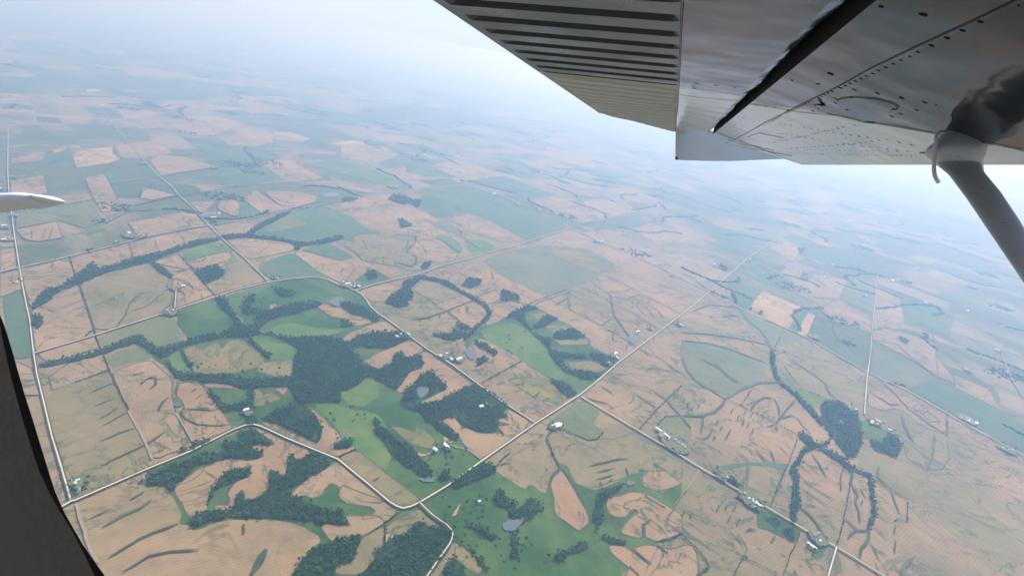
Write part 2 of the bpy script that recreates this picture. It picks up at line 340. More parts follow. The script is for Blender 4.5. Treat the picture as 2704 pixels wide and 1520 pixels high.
('O',6,"2360,370 2380,320 2450,250 2560,240 2640,300 2650,400 2600,460 2500,470 2420,400"),
('K',7,"510,610 640,600 780,640 740,760 680,900 480,840"),
('G',7,"560,950 680,960 890,1090 850,1200 700,1130 640,1095 570,1080"),
('G',7,"975,1160 1030,1170 1085,1200 1070,1290 1020,1325 970,1270"),
('F',7,"205,630 280,625 360,600 520,590 640,590 800,600 780,640 500,610 340,640 300,690"),
('K',7,"1660,440 1980,260 2010,560 1960,640 1840,640 1700,560"),
('T2',7,"1400,60 1560,30 1980,230 2000,390 1800,310 1640,180 1500,200 1400,160"),
('O',4,"745,760 850,900 960,950 1110,1020 1040,1095 930,1020 800,930 745,860"),('L',4,"750,790 850,910 940,960 1060,1010 1040,1060 930,1010 800,900"),
('G',4,"1350,1170 1400,1160 1560,1260 1640,1280 1640,1325 1500,1335 1350,1300"),
('D',4,"0,560 200,590 400,640 640,730 600,880 400,930 340,990 200,920 60,830 0,650"),
('D',4,"440,340 620,430 800,500 930,560 760,600 690,640 560,520 450,380"),
# beyond the near roads
('F',4,"340,130 450,80 620,180 500,340 420,310 400,270 370,220"),
('P',4,"495,335 610,190 895,320 800,485 640,410 600,350 560,350"),('P',4,"862,513 950,357 1003,380 935,545"),('F',4,"805,487 897,320 950,350 865,515"),
('F',4,"1240,120 1465,160 1440,395 1185,255"),('F',4,"1650,250 1850,300 2050,380 2020,500 2060,600 1850,470 1660,360"),
('T2',4,"1470,170 1640,240 1680,480 1440,490 1450,300"),('T2',4,"830,190 1010,70 1235,120 1180,260 1060,300 900,230"),
('T2',4,"1040,330 1150,275 1430,400 1420,510 1290,460 1130,420"),('F',4,"1190,580 1300,680 1390,800 1180,690"),
('T2',4,"1440,500 1560,470 1900,590 1920,830 1700,690 1440,560"),('D',4,"1440,620 1700,700 1900,850 1700,940 1420,820"),
('F',4,"1880,870 2060,930 2400,1100 2620,1240 2620,1400 2400,1330 2100,1170 1980,1080 1850,1010 1700,940 1800,880"),
('T2',4,"2050,830 2300,930 2400,1090 2060,920"),('T2',4,"1920,700 2040,850 2040,880 1930,840"),
('F',10,"60,1160 350,1240 250,1400 170,1420 130,1340 90,1230"),('D',10,"110,1090 350,1180 640,1290 870,1440 720,1380 360,1240 60,1150"),
('T2',10,"420,890 500,800 640,850 700,880 660,940 620,990 540,950"),('T2',10,"500,1100 600,1020 700,1050 690,1110 640,1160 540,1140"),('F',10,"280,980 470,1080 640,1180 580,1240 350,1170 200,1080"),
('F',10,"0,700 200,740 480,800 400,860 230,850 0,790"),('T2',10,"600,700 760,750 740,800 600,750"),('T2',10,"820,790 950,840 940,880 810,840"),('T2',10,"1110,740 1330,820 1330,860 1200,800"),('F',10,"700,860 960,900 1160,980 1160,1080 900,1000 720,940"),('D',10,"1080,1160 1330,1130 1310,1440 1250,1400 1020,1320"),
('F',2,"0,1030 80,1070 210,1170 330,1190 100,1200 0,1250 -150,1180 -250,1080 -60,1000"),
('T2',2,"0,1000 10,960 160,910 330,890 370,930 490,960 560,1000 700,1070 540,1130 430,1090 430,1150 240,1175 80,1060"),
('F',2,"600,880 940,810 1390,980 1510,1050 1740,1150 1420,1250 1240,1180 1080,1100 900,1050 720,1080 600,990"),
('F',2,"960,790 1240,760 1610,900 1390,940 1230,860"),('T2',2,"1430,930 1600,910 1790,970 1700,990 1560,1020"),('T2',2,"790,1090 970,1035 1150,1110 1390,1240 1200,1250 950,1140"),
('D',2,"680,1130 760,1080 940,1190 820,1180"),('T2',2,"1550,1020 1720,1000 1960,1090 1820,1110"),('T2',2,"1830,940 1980,930 2240,1020 1960,1090 1850,1000"),('F',2,"2240,1030 1990,1090 1900,1170 2000,1160 2330,1140"),
('T2',2,"2210,1160 2330,1110 2540,1190 2560,1240 2400,1280"),('T2',2,"1990,850 2200,850 2460,970 2400,1000 2100,920"),
('L',2,"0,640 80,650 230,700 380,770 560,850 430,862 350,830 180,790 60,720 -60,710 -180,690 -250,680 -140,640"),
('T2',2,"290,710 490,690 490,730 820,770 640,790 500,780 380,750"),('T2',2,"690,680 870,630 1240,750 980,790 800,740"),('F',2,"500,710 720,690 830,765 620,765"),
('T2',2,"0,520 170,515 330,540 440,600 260,670 0,620"),('P',2,"0,498 100,490 175,515 0,522 -80,510"),('P',2,"870,615 900,605 940,625 910,630"),
('T2',2,"1150,590 1260,520 1500,570 1480,590 1340,590"),('T2',2,"1330,630 1600,660 1500,710 1400,690"),('T2',2,"1500,560 1760,570 1980,670 1880,690 1600,640"),('F',2,"1120,620 1300,620 1500,710 1480,730 1290,670"),
('F',2,"1160,900 1000,870 620,850 560,890 700,900 1000,930"),('T2',2,"2080,690 2200,730 2220,745 2120,720"),('T2',2,"2230,750 2370,800 2330,810 2250,780"),
('F',0,"1600,1140 1800,1105 1960,1100 2130,1190 2050,1220 1640,1262 1560,1180"),('F',0,"800,1310 920,1290 910,1370 840,1392"),('F',0,"1060,1250 1110,1250 1195,1335 1130,1342"),
('P',0,"545,1170 640,1130 850,1110 850,1160 915,1205 800,1240 580,1270"),('P',0,"400,1130 500,1110 490,1140 410,1160"),
('T2',0,"1300,900 1450,875 1640,880 1880,945 1680,1000 1600,1030 1400,1020 1300,960"),('T2',0,"1650,1040 1850,1000 2060,1010 2060,1080 1920,1110 1750,1100"),('T2',0,"2070,1000 2200,1000 2350,1050 2280,1080 2080,1060"),
('T2',0,"860,1100 1200,1065 1300,1160 1090,1200 920,1200"),('T2',0,"1220,1170 1400,1190 1640,1265 1450,1290 1220,1330 1130,1210"),('F',0,"1380,1040 1640,1050 1750,1110 1560,1170"),
('F',0,"1640,1310 1960,1240 2100,1300 2180,1370 1900,1405 1750,1430"),('T2',0,"1970,1230 2160,1200 2450,1350 2200,1380 2090,1320"),('T2',0,"80,1200 350,1150 310,1220 90,1240"),('F',0,"330,1180 540,1140 560,1200 340,1230"),
('T2',0,"1070,920 1200,900 1260,960 1100,980"),('T2',0,"1750,750 1900,740 2080,830 1900,870"),('T2',0,"1170,800 1300,770 1420,800 1290,830"),('P',0,"650,680 770,670 760,690 660,700"),
('F',1,"1900,500 1990,430 2190,310 2430,260 2575,320 2640,420 2700,560 2575,505 2440,530 2300,550 2100,515"),
('O',1,"2000,440 2170,330 2220,350 2335,410 2180,440 2040,470"),
('F',1,"2280,600 2380,570 2480,555 2575,600 2680,660 2575,680 2450,650"),
('F',1,"1950,715 2080,660 2210,620 2280,670 2330,710 2420,770 2500,825 2340,808 2080,838 1980,780"),
('T2',1,"2215,620 2300,620 2500,670 2700,720 2600,860 2500,820 2400,760 2300,690"),
('T2',1,"1700,520 1830,510 2000,530 2200,550 2240,600 2030,650 1860,675 1790,600"),
('L',1,"1370,640 1500,580 1640,540 1720,580 1800,680 1750,720 1680,720 1760,650 1740,620 1560,640 1420,690"),
('T',1,"1420,700 1560,650 1720,618 1755,640 1730,680 1600,720 1480,755"),
('T2',1,"1460,760 1150,700 1340,640 1420,700"),('T',1,"1310,830 1290,800 1440,745 1610,940 1340,1040 1400,940 1300,860"),
('K',1,"600,855 760,790 950,740 1130,700 1200,760 1290,830 1300,1060 720,1245 650,1000"),
('T2',1,"150,760 520,660 570,810 500,880 360,900 280,970 230,1050 180,850"),('T2',1,"240,1070 400,950 590,870 715,1240 270,1380 240,1150"),
('K',1,"1720,710 1800,680 1900,740 2010,840 1620,940 1550,870 1690,800"),
('T',1,"2030,1035 2040,1015 2080,1008 2113,1030 2060,1060"),('T',1,"1765,1100 1800,1100 1835,1130 1835,1165 1800,1165"),
('T',1,"2380,1020 2470,1008 2530,1040 2620,1055 2740,1080 2760,1130 2600,1125 2500,1110 2430,1060"),
('F',1,"20,950 90,930 170,920 215,1100 240,1250 250,1400 150,1430 90,1400 50,1200"),
('T2',1,"980,555 1180,500 1400,460 1520,510 1380,570 1250,610 1010,665"),('T2',1,"970,400 1250,340 1460,310 1560,420 1060,520"),
('T',1,"1430,240 1650,235 1640,290 1680,320 1810,355 1810,225 1640,230 1530,330 1480,290"),
('F',1,"1810,220 1970,310 1980,345 1820,360"),('T2',1,"1840,220 1930,150 2160,300 1980,330"),('T2',1,"2000,160 2250,160 2400,200 2380,240 2160,300 2060,220"),
('T2',1,"1610,430 1850,375 1940,430 1900,490 1720,500 1660,490"),('O',1,"120,330 450,270 700,230 770,380 640,440 440,380 130,440"),('L',1,"655,450 790,400 810,440 680,485"),
('T2',1,"120,450 430,390 470,510 310,540 180,520"),('T2',1,"640,60 790,25 920,290 770,320 690,180"),('K',1,"100,210 420,190 690,180 700,225 300,290 130,330"),
('T2',1,"1890,110 2460,70 2400,50 1950,100"),('T2',1,"1080,130 1330,190 1150,225 1060,210"),('T2',1,"80,80 330,40 360,180 80,200"),
('T2',1,"0,600 110,590 130,740 0,770"),('T2',1,"0,790 150,760 165,900 0,960"),
('T2',1,"-100,1500 80,1430 240,1500 300,1700 0,1700"),
]
WOODS = [
(1,"240,1060 290,960 360,900 440,890 560,820 640,770 680,700 720,740 760,750 900,700 1010,670 1150,640 1300,600 1440,545 1640,515 1660,530 1500,570 1380,600 1150,690 960,740 800,780 640,850 540,880 430,930 370,990 280,1040"),
(1,"1660,505 1740,490 1850,495 1900,460 1930,430 2060,360 2190,310 2200,325 1950,450 1900,500 2000,510 2100,510 2250,555 2400,540 2575,495 2600,520 2420,560 2260,575 2260,605 2230,600 2220,560 2100,530 1960,515 1850,510 1700,530"),
(1,"1475,770 1560,740 1640,720 1690,760 1690,800 1640,830 1540,865"),
(1,"1130,700 1160,700 1240,750 1300,800 1290,820 1210,780"),
(1,"250,1100 310,1105 325,1150 290,1205 250,1180"),
(5,"-330,370 -100,320 200,250 480,130 560,125 650,190 700,240 760,220 1000,150 1300,80 1500,60 1600,110 1850,140 2000,130 2250,150 2330,230 2400,330 2420,450 2350,530 2250,580 2250,700 2160,680 1900,690 1840,620 1800,540 1850,460 1860,320 1900,240 1750,150 1650,90 1450,140 1300,130 1000,190 850,240 780,300 700,300 650,270 540,190 480,190 300,250 200,290 0,330 -250,390"),
(5,"780,330 850,440 1000,450 1300,460 1450,500 1650,480 1850,470 1880,560 1600,550 1450,570 1400,560 1250,520 1080,520 1060,500 870,490 760,350"),
(5,"890,240 905,235 925,290 1000,405 985,412 910,300"),
(5,"1455,150 1485,150 1570,230 1650,300 1640,322 1560,250"),
(5,"1110,560 1200,650 1260,720 1350,700 1400,690 1470,700 1440,600 1480,570 1520,580 1500,700 1520,760 1360,750 1250,770 1180,670"),
(5,"1670,780 1780,720 1900,690 1990,740 2070,850 2090,920 2085,980 2050,1020 1990,1010 1930,960 1840,930 1700,860 1560,835"),
(5,"1450,840 1500,810 1560,835 1540,865 1500,880 1440,880"),
(5,"2210,1040 2290,1005 2360,1000 2350,1050 2290,1080 2200,1080"),
(1,"1620,970 1700,960 1740,1060 1800,1130 1850,1190 1900,1180 1950,1100 1900,1060 1880,1100 1830,1060 1870,960 1920,940 1930,990 1880,1040 2000,1070 2150,1030 2300,1000 2420,1000 2420,1030 2300,1060 2250,1080 2050,1120 1950,1220 1840,1230 1700,1250 1740,1180 1800,1200 1760,1130 1690,1050"),
(1,"2060,890 2200,920 2220,950 2150,960 2090,930"),
(6,"250,240 300,330 400,400 430,450 550,480 560,520 640,600 700,700 620,720 590,680 560,660 400,560 330,440 250,360"),
(6,"480,90 580,170 740,130 850,70 930,30 1020,10 1160,90 1280,180 1220,215 1250,245 1180,270 1185,330 1170,360 1100,370 1000,350 900,300 870,250 750,270 700,230 560,200 450,170"),
(6,"590,190 700,240 780,330 830,350 870,380 900,420 870,440 780,390 730,340 640,270"),
(3,"-50,900 0,890 150,830 250,800 440,790 530,840 380,910 250,920 130,900 0,960"),
(3,"-80,920 120,960 160,1020 230,1060 290,1085 400,1035 400,970 460,940 480,1000 610,965 620,1060 520,1090 470,1170 420,1230 330,1180 210,1120 130,1200 0,1250 -80,1200"),
(3,"590,1150 640,1095 690,1095 740,1150 815,1210 700,1260 650,1290 680,1220 600,1195 560,1230 590,1300 560,1330 500,1280 460,1255"),
(3,"0,570 120,590 200,630 300,680 290,710 240,715 180,680 60,660 40,620 0,600"),(3,"0,700 60,720 105,745 0,760"),
(3,"335,580 380,520 465,470 530,460 545,540 500,560 500,600 430,612 380,590"),(3,"470,420 600,370 605,400 530,460 470,470"),
(3,"920,440 960,395 1060,400 1060,430 980,465"),(3,"1210,500 1230,480 1290,500 1340,520 1350,555 1210,555"),
(3,"600,370 700,390 800,410 870,460 1000,530 1100,600 1140,650 1120,690 1060,740 1000,800 940,860 925,850 1000,770 1100,680 1110,640 1060,590 1000,550 850,470 720,410 600,395"),
(3,"690,820 830,810 860,770 960,800 930,830 830,860"),(3,"870,730 960,760 980,780 900,770"),(3,"610,310 620,280 680,265 680,290 630,320"),
(3,"1300,640 1400,600 1500,620 1380,640 1400,740 1480,830 1600,850 1570,900 1600,950 1750,965 1950,960 2060,1010 1990,1060 1950,1000 1650,985 1700,1080 1930,1105 1965,1125 1860,1160 1680,1080 1620,1020 1590,980 1560,900 1500,850 1430,780 1330,690 1240,690"),
(3,"1450,760 1550,670 1640,700 1560,740 1480,765"),(3,"1600,840 1620,800 1750,775 1850,830 1780,850"),
(3,"1010,870 1100,890 1180,960 1150,970 1100,930 1040,910"),(3,"1030,1000 1080,980 1100,1015 1040,1050"),
(3,"1580,1160 1680,1180 1790,1260 1720,1290 1640,1225"),(3,"190,360 250,330 270,390 210,400"),
(6,"820,760 940,680 1060,620 1110,600 1190,650 1060,720 960,760 870,795"),
(6,"1150,860 1180,800 1240,810 1250,880 1320,900 1310,950 1360,940 1420,870 1540,920 1520,960 1450,980 1380,1000 1290,1020 1260,960 1190,910"),
(6,"940,1070 1000,1070 1060,1090 1190,1160 1130,1180 1040,1120"),(6,"1290,1130 1330,1130 1340,1200 1330,1300 1300,1320 1280,1200"),
(6,"1600,1320 1740,1220 1850,1195 1880,1240 1780,1270 1650,1340"),(6,"1930,880 1960,830 2030,800 2130,760 2100,810 2000,860 1970,1000 1960,1080 1920,1120 1910,950"),
(6,"1960,1160 2120,1170 2160,1210 2030,1215"),(6,"740,690 820,660 830,720 760,740"),
(6,"340,1180 480,1150 560,1060 650,1060 740,1100 830,1110 830,1200 740,1340 630,1448 560,1560 80,1560 160,1448 260,1330 250,1270 330,1220"),
(6,"0,1190 150,1160 110,1240 90,1320 0,1350 -60,1300"),(6,"850,1310 940,1400 960,1500 760,1500 790,1370"),(6,"860,1170 1000,1260 1120,1400 1090,1400 980,1270"),
(6,"1500,960 1330,1010 1380,1050 1450,1010"),
(8,"1500,200 1600,280 1680,330 1640,345 1540,320 1480,340 1500,390 1590,400 1580,435 1430,465 1300,440 1180,480 1100,500 1000,530 980,460 1100,420 1200,430 1300,380 1250,330 1400,300 1380,230"),
(8,"600,620 700,560 800,520 980,460 1000,530 960,580 850,680 830,740 760,680 640,680"),
(8,"1310,560 1400,535 1480,550 1480,590 1360,640 1220,700 1150,800 1130,870 1140,760 1200,680 1250,610"),
(8,"1650,560 1760,610 1810,580 1800,470 1830,430 1920,480 2000,400 2190,480 2120,540 2000,600 1850,700 1825,780 1900,800 2100,900 2300,900 2250,960 2340,1010 2180,1010 2100,1020 2100,1000 1900,970 1700,960 1450,950 1200,960 1010,1050 960,960 1130,910 1330,910 1390,740 1440,820 1560,800 1660,700"),
(8,"990,380 1000,330 1060,310 1120,290 1140,310 1020,375"),(8,"880,400 900,380 940,375 930,400"),
(8,"1830,1448 1940,1290 2000,1240 2150,1180 2420,1110 2400,1200 2380,1260 2360,1340 2220,1360 2190,1460 2160,1600 1700,1600"),
(7,"865,375 920,375 990,440 1060,450 1120,430 1100,460 1000,480 940,510 880,600 850,640 880,680 870,760 890,900 860,980 850,1050 820,1040 820,900 840,740 805,640 850,590 900,500 960,470 890,410"),
(7,"1390,670 1430,700 1440,760 1440,830 1460,920 1450,1020 1400,1115 1385,1080 1430,1000 1420,860 1400,740"),
(7,"1000,480 1080,490 1150,520 1220,570 1280,620 1400,680 1430,720 1340,680 1250,640 1120,545"),
(7,"610,1000 700,1010 740,1060 700,1080"),(7,"760,1100 830,1090 850,1150 820,1190"),(7,"320,700 380,715 440,770 420,790 350,750"),
(4,"665,640 690,640 695,760 720,850 800,930 900,1010 1000,1110 1070,1210 1040,1205 960,1110 840,980 710,880 670,760"),
(4,"1040,1050 1110,1030 1200,1030 1250,1100 1340,1160 1345,1350 1310,1448 1250,1460 1180,1360 1090,1250 1060,1180"),
(4,"1420,1310 1500,1340 1550,1280 1600,1290 1640,1340 1630,1448 1540,1430 1430,1380"),
(4,"370,220 390,215 420,290 400,290"),(4,"500,330 530,325 520,345"),(4,"575,365 600,350 595,375"),(4,"1620,545 1700,570 1700,598 1650,575"),
(2,"350,930 400,905 470,910 540,940 600,935 605,960 580,1000 560,985 520,960 480,975 410,960"),(2,"430,1090 480,1095 540,1135 460,1150"),(2,"0,940 60,925 130,930 100,945 20,955"),
(10,"0,1020 60,1050 60,1080 0,1060"),(10,"660,890 720,890 700,930 680,930"),
]
POND_LIST = [(3,"560,1240 600,1200 670,1220 645,1275 600,1295 570,1280"),(3,"930,935 1000,925 1020,950 1015,1000 980,1005 945,970"),(3,"2175,820 2220,810 2240,850 2200,900 2170,870"),
(6,"1215,1060 1260,1040 1340,1025 1440,995 1380,1040 1340,1080 1310,1115 1230,1110"),(6,"580,720 640,705 710,710 700,745 630,745"),(1,"2480,990 2540,960 2590,960 2590,1000 2560,1035 2500,1015"),
(2,"30,0 30,0 30,0"),(3,"960,430 1000,400 1040,405 1045,425 985,445"),(4,"1140,1175 1200,1170 1225,1200 1160,1200"),(1,"2430,185 2500,165 2560,175 2540,205 2450,205"),
(5,"830,705 890,690 900,715 850,730"),(6,"2150,740 2200,735 2230,755 2170,775"),(8,"1160,400 1260,385 1250,405 1160,425")]
# grassed waterways and hedgerows: (kind, width m, tile, polyline)
L_ = [
('g',9,5,"115,612 330,518"),('g',9,5,"165,718 327,655"),('g',9,5,"180,840 280,785 360,730"),('g',9,5,"230,885 450,765"),('g',10,5,"208,1018 370,950 520,903"),('g',13,5,"233,1220 480,1100 600,1045 758,938"),
('g',6,5,"700,1030 820,1095"),('h',7,5,"0,516 290,418"),('h',7,5,"290,418 450,760"),('d',9,5,"450,760 590,1030 650,1170"),('h',9,5,"495,455 580,432"),('h',10,5,"552,535 610,490 680,475"),('g',14,5,"630,578 680,540 685,500 670,470"),
('g',18,5,"705,765 735,690 790,640"),('g',10,5,"870,510 845,620"),('g',10,5,"905,740 1040,748 1150,755 1195,753"),('g',10,5,"890,760 930,830 1040,875 1200,885 1310,875"),('g',30,5,"1040,740 1130,745"),('g',9,5,"985,600 1025,570"),
('d',7,5,"850,780 1000,1030"),('h',6,5,"235,285 290,418"),('h',5,5,"150,60 170,120 205,220"),('h',6,5,"90,120 150,65"),('g',6,5,"340,50 400,0"),
('h',5,1,"525,660 575,810"),('h',5,1,"590,860 650,1010 715,1200 725,1250"),('h',6,1,"650,1255 710,1205"),('g',8,1,"585,1055 640,1030"),('g',8,1,"395,680 395,740"),
('g',10,1,"870,1195 940,1110 980,1010 1040,950 1105,915"),('g',9,1,"980,1070 1110,1030 1200,960 1235,940"),('g',7,1,"1180,990 1265,965"),('g',9,1,"1255,890 1275,840"),('g',8,1,"1385,970 1405,1010"),('g',8,1,"1520,935 1525,985"),
('h',5,1,"1440,740 1620,945"),('h',5,1,"1340,630 1440,740"),('g',14,1,"1290,770 1380,760 1480,740"),('g',12,1,"1310,820 1420,850 1470,910"),
('g',8,1,"1170,530 1185,590 1210,610"),('g',8,1,"1305,530 1330,560"),('g',8,1,"1370,500 1400,550"),('h',8,1,"1480,700 1530,690 1560,665"),('g',8,1,"1750,570 1930,585"),('g',8,1,"2430,700 2450,705 2430,760"),
('g',8,1,"1645,290 1680,320 1800,355"),('g',8,1,"1640,290 1670,235"),('g',8,1,"1440,440 1420,390 1460,350"),('g',7,1,"240,450 240,520"),('g',7,1,"345,440 320,525"),('g',7,1,"400,440 370,525"),('p',14,1,"150,490 200,530 300,540 380,520"),
('p',24,1,"800,400 980,310 1180,300"),('h',22,1,"1020,270 1150,240 1340,195"),('h',12,1,"1350,200 1480,180 1700,140 1900,110"),('h',14,1,"1060,215 1055,180 1120,130 1150,100"),
('g',9,8,"85,985 300,885"),('g',9,8,"470,805 580,740"),('p',16,8,"230,1040 400,940 560,870 650,800"),('g',14,8,"280,1300 560,1130 880,1005"),('g',12,8,"400,1420 620,1290 800,1245 1045,1232"),('g',11,8,"1425,1015 1428,1095"),('g',40,8,"1490,1448 1550,1350 1620,1225"),
('g',6,8,"1090,560 1210,635"),('h',6,8,"2240,440 2390,375"),('d',10,8,"0,840 60,1030 130,1240 190,1340"),
('g',7,6,"770,255 880,255"),('g',8,6,"1185,330 1240,385"),('g',8,6,"1190,315 1285,305"),('h',8,6,"1160,640 1230,560 1280,520"),('g',12,6,"1200,620 1240,600 1280,605"),
('h',9,6,"1590,360 1555,400 1560,440 1600,530 1650,630"),('g',14,6,"1650,640 1590,700 1570,760"),('g',16,6,"1660,630 1740,740 1850,940"),('h',8,6,"1660,340 1780,390 1870,425 1940,420 1985,360"),
('g',12,6,"1870,625 1970,600 2080,570 2180,568"),('g',12,6,"1930,670 2000,655 2060,638"),('g',12,6,"1920,725 1990,710 2065,688"),('g',12,6,"2150,635 2170,690"),('g',9,6,"1960,740 1962,775"),('g',9,6,"2025,740 2050,720"),('g',12,6,"2250,655 2285,650"),
('g',9,6,"2355,595 2485,675"),('h',8,6,"2380,320 2450,250 2560,240 2640,340"),('h',7,6,"2250,350 2390,190 2575,10"),('g',12,6,"2220,75 2395,190"),('g',12,6,"2345,40 2460,125 2560,240"),('g',9,6,"2280,200 2370,215"),('g',9,6,"2230,235 2320,262"),
('g',8,6,"1440,105 1510,60"),('g',16,6,"2280,1050 2285,1150"),('g',16,6,"2280,1080 2310,1050 2340,1025"),('h',8,6,"2300,850 2450,940"),('g',12,6,"2210,1250 2335,1362"),('g',12,6,"2390,1220 2465,1280"),('h',8,6,"2180,1385 2250,1448"),('h',8,6,"2400,1190 2520,1160 2575,1130"),('g',9,6,"2475,1055 2575,1140"),('g',7,6,"2460,1020 2575,850"),
('g',9,6,"1550,655 1560,640"),('d',5,6,"1520,285 1590,320"),('d',6,6,"1070,580 960,500 880,480 820,465"),('d',5,6,"1210,140 1110,180 1070,190"),
('h',5,6,"0,545 120,490"),('g',8,6,"245,735 290,710"),('h',6,6,"200,1140 450,970"),('h',6,6,"335,1065 330,1200"),
# tile 3
('g',12,3,"810,405 840,355"),('g',12,3,"765,375 785,330"),('g',10,3,"850,425 910,385"),('g',10,3,"320,483 400,483 435,487"),('g',9,3,"260,535 335,545"),('g',9,3,"390,430 450,445"),('g',8,3,"335,515 365,518"),
('g',12,3,"890,640 893,618"),('g',12,3,"960,635 945,590"),('h',6,3,"810,630 1000,555"),('h',6,3,"810,640 900,715 990,778"),('h',5,3,"640,530 760,625 800,632"),('g',22,3,"535,700 640,690 730,660 800,640"),('g',12,3,"745,690 745,660"),('g',12,3,"670,705 672,680"),('g',12,3,"598,715 600,690"),
('h',6,3,"1110,585 1280,560 1420,585 1500,550 1740,460"),('h',6,3,"1000,545 1170,475"),('g',8,3,"1060,490 1135,460"),
('g',8,3,"705,1100 735,1075"),('g',8,3,"740,1120 780,1120"),('d',5,3,"770,1175 900,1108"),('h',7,3,"1060,1180 1370,1010"),
('g',8,3,"1100,1015 1150,1030"),('g',8,3,"1050,1065 1085,1075"),('g',8,3,"1025,1075 1055,1105"),('g',8,3,"1085,1050 1115,1060"),('g',8,3,"1005,1095 1025,1075"),
('g',9,3,"1345,1107 1385,1130"),('g',9,3,"1390,1093 1440,1130"),('g',9,3,"1305,1195 1405,1180"),('g',8,3,"1255,1155 1345,1140"),('g',8,3,"1550,1305 1575,1288"),('g',9,3,"1440,1290 1510,1245"),
('p',26,3,"1720,480 1720,560 1735,630"),('g',12,3,"1620,590 1720,530"),('g',10,3,"1710,490 1820,555"),('g',9,3,"1780,470 1855,528"),('h',8,3,"1735,630 1900,710 2160,860 2240,910"),('h',7,3,"1440,605 1520,560 1740,490"),
('g',18,3,"2020,500 2045,530 2045,580 2060,660 2100,720 2180,830"),('h',8,3,"1820,455 1920,500 2050,580 2200,650 2400,770"),('g',9,3,"1910,640 2035,645"),('g',9,3,"1955,680 2050,690"),('g',11,3,"1955,750 2050,690"),('g',11,3,"2080,750 2050,830"),('g',9,3,"2000,830 2050,830"),('g',10,3,"2050,815 2060,865"),('g',14,3,"2150,930 2170,885"),
('h',8,3,"2030,520 2200,565 2330,600 2400,640 2435,695"),('g',9,3,"2290,600 2330,630 2367,690"),('g',11,3,"2155,545 2260,510"),('g',9,3,"2310,580 2340,550"),('g',10,3,"2200,575 2200,620"),('g',9,3,"2220,580 2280,650 2305,675"),('g',8,3,"2035,505 2150,485 2190,465"),('g',8,3,"1890,405 2080,395"),('g',8,3,"1960,410 2110,420"),
('h',8,3,"2000,365 2260,500 2575,665"),('h',7,3,"1885,410 2020,510"),('h',7,3,"2260,925 2400,990 2560,1100"),
('g',11,3,"2060,1110 2165,1115"),('g',10,3,"2040,1130 2095,1145"),('g',11,3,"2020,1165 2105,1187"),('g',14,3,"1960,1200 2020,1235 2062,1272"),('g',16,3,"2030,1340 1940,1320 1850,1290"),('g',11,3,"2030,1355 2062,1375"),('g',11,3,"2295,1075 2360,1068 2440,1080 2575,1100"),('g',10,3,"2315,1040 2430,1068"),('g',8,3,"2450,1120 2545,1137"),
('h',6,3,"1060,170 950,110 880,0"),('h',7,3,"890,190 780,110 680,65 560,45"),('h',7,3,"570,60 560,130 510,165 500,190 570,230 570,290"),('g',8,3,"570,100 620,150 655,210"),('g',5,3,"605,127 660,127"),('g',5,3,"620,145 680,160"),('g',16,3,"510,100 505,140 485,175"),('g',9,3,"190,170 180,120 150,90"),('g',9,3,"210,140 270,160 330,155"),
('h',6,3,"20,140 110,195 160,250 240,270 420,300 560,345 600,360"),('g',8,3,"110,200 250,230 400,240"),('g',8,3,"250,230 245,285"),('g',8,3,"320,220 320,280"),('g',8,3,"405,240 410,290"),('g',22,3,"420,270 540,300 570,260"),('g',12,3,"440,260 460,240"),('g',10,3,"0,320 25,310 0,350"),
('g',5,3,"1500,95 1505,120"),('g',6,3,"1535,90 1560,112"),('g',8,3,"1950,205 2020,205"),('g',8,3,"2085,265 2110,245"),('g',10,3,"1510,520 1560,540 1680,600"),('g',14,3,"1140,340 1150,400"),
# tile 4/7
('p',34,4,"430,320 480,400 600,500 660,600 690,650"),('p',26,4,"80,350 200,300 420,320"),('p',26,4,"0,510 200,520 400,550 650,600"),('p',26,4,"0,570 200,590 400,650 640,740"),('p',22,4,"300,390 400,380 450,390"),
('p',22,4,"150,710 250,760 420,880"),('p',18,4,"250,730 330,830 430,900"),('p',22,4,"0,700 40,800 140,900 210,935 330,1010"),('g',9,4,"220,875 222,915"),('g',12,4,"40,885 130,920 210,935"),('p',26,4,"330,1010 440,940 570,890 740,880"),
('g',24,4,"0,1135 150,1140 240,1110 300,1060 330,1000"),('g',14,4,"160,1145 155,1210 140,1270"),('g',10,4,"150,1195 172,1215"),('h',6,4,"330,1010 440,1060 620,1150 870,1280"),('h',6,4,"445,1060 530,930"),
('g',18,4,"520,1090 560,1030 620,1000 690,1000"),('g',12,4,"690,1000 725,1060 735,1140"),('g',18,4,"850,1020 790,1090 740,1150 705,1200"),('g',16,4,"740,1160 820,1135 860,1145"),('g',10,4,"860,1145 910,1210 965,1270 960,1290"),('g',14,4,"635,1218 705,1200"),('g',12,4,"705,1210 715,1255"),
('h',7,4,"740,540 690,640"),('h',6,4,"765,650 930,725"),('g',14,4,"830,720 1000,830 1120,930"),('p',18,4,"1080,910 1120,980 1180,1020"),('h',7,4,"770,760 850,880 900,915"),('h',8,4,"960,960 1120,1020"),
('h',9,4,"1030,330 1080,370 1150,430 1290,470 1360,490 1420,520"),('h',6,4,"1140,440 1130,480 1170,560 1200,600"),('g',7,4,"1030,320 1090,300 1130,275"),('h',8,4,"1440,490 1560,470 1690,520"),('h',12,4,"1885,530 1900,560 1885,600 1960,640 2120,760"),('h',5,4,"1000,370 1150,440 1290,520 1420,570"),
('g',14,4,"1480,850 1600,970 1700,1080 1850,1190 2000,1290"),('p',18,4,"1420,960 1560,1050 1640,1050"),('g',8,4,"1690,1060 1740,1070 1775,1040"),('g',8,4,"1800,1130 1860,1090"),('g',8,4,"1840,1185 1950,1180"),('p',22,4,"1650,1120 1680,1220 1740,1330"),('h',7,4,"1995,1130 1995,1290"),
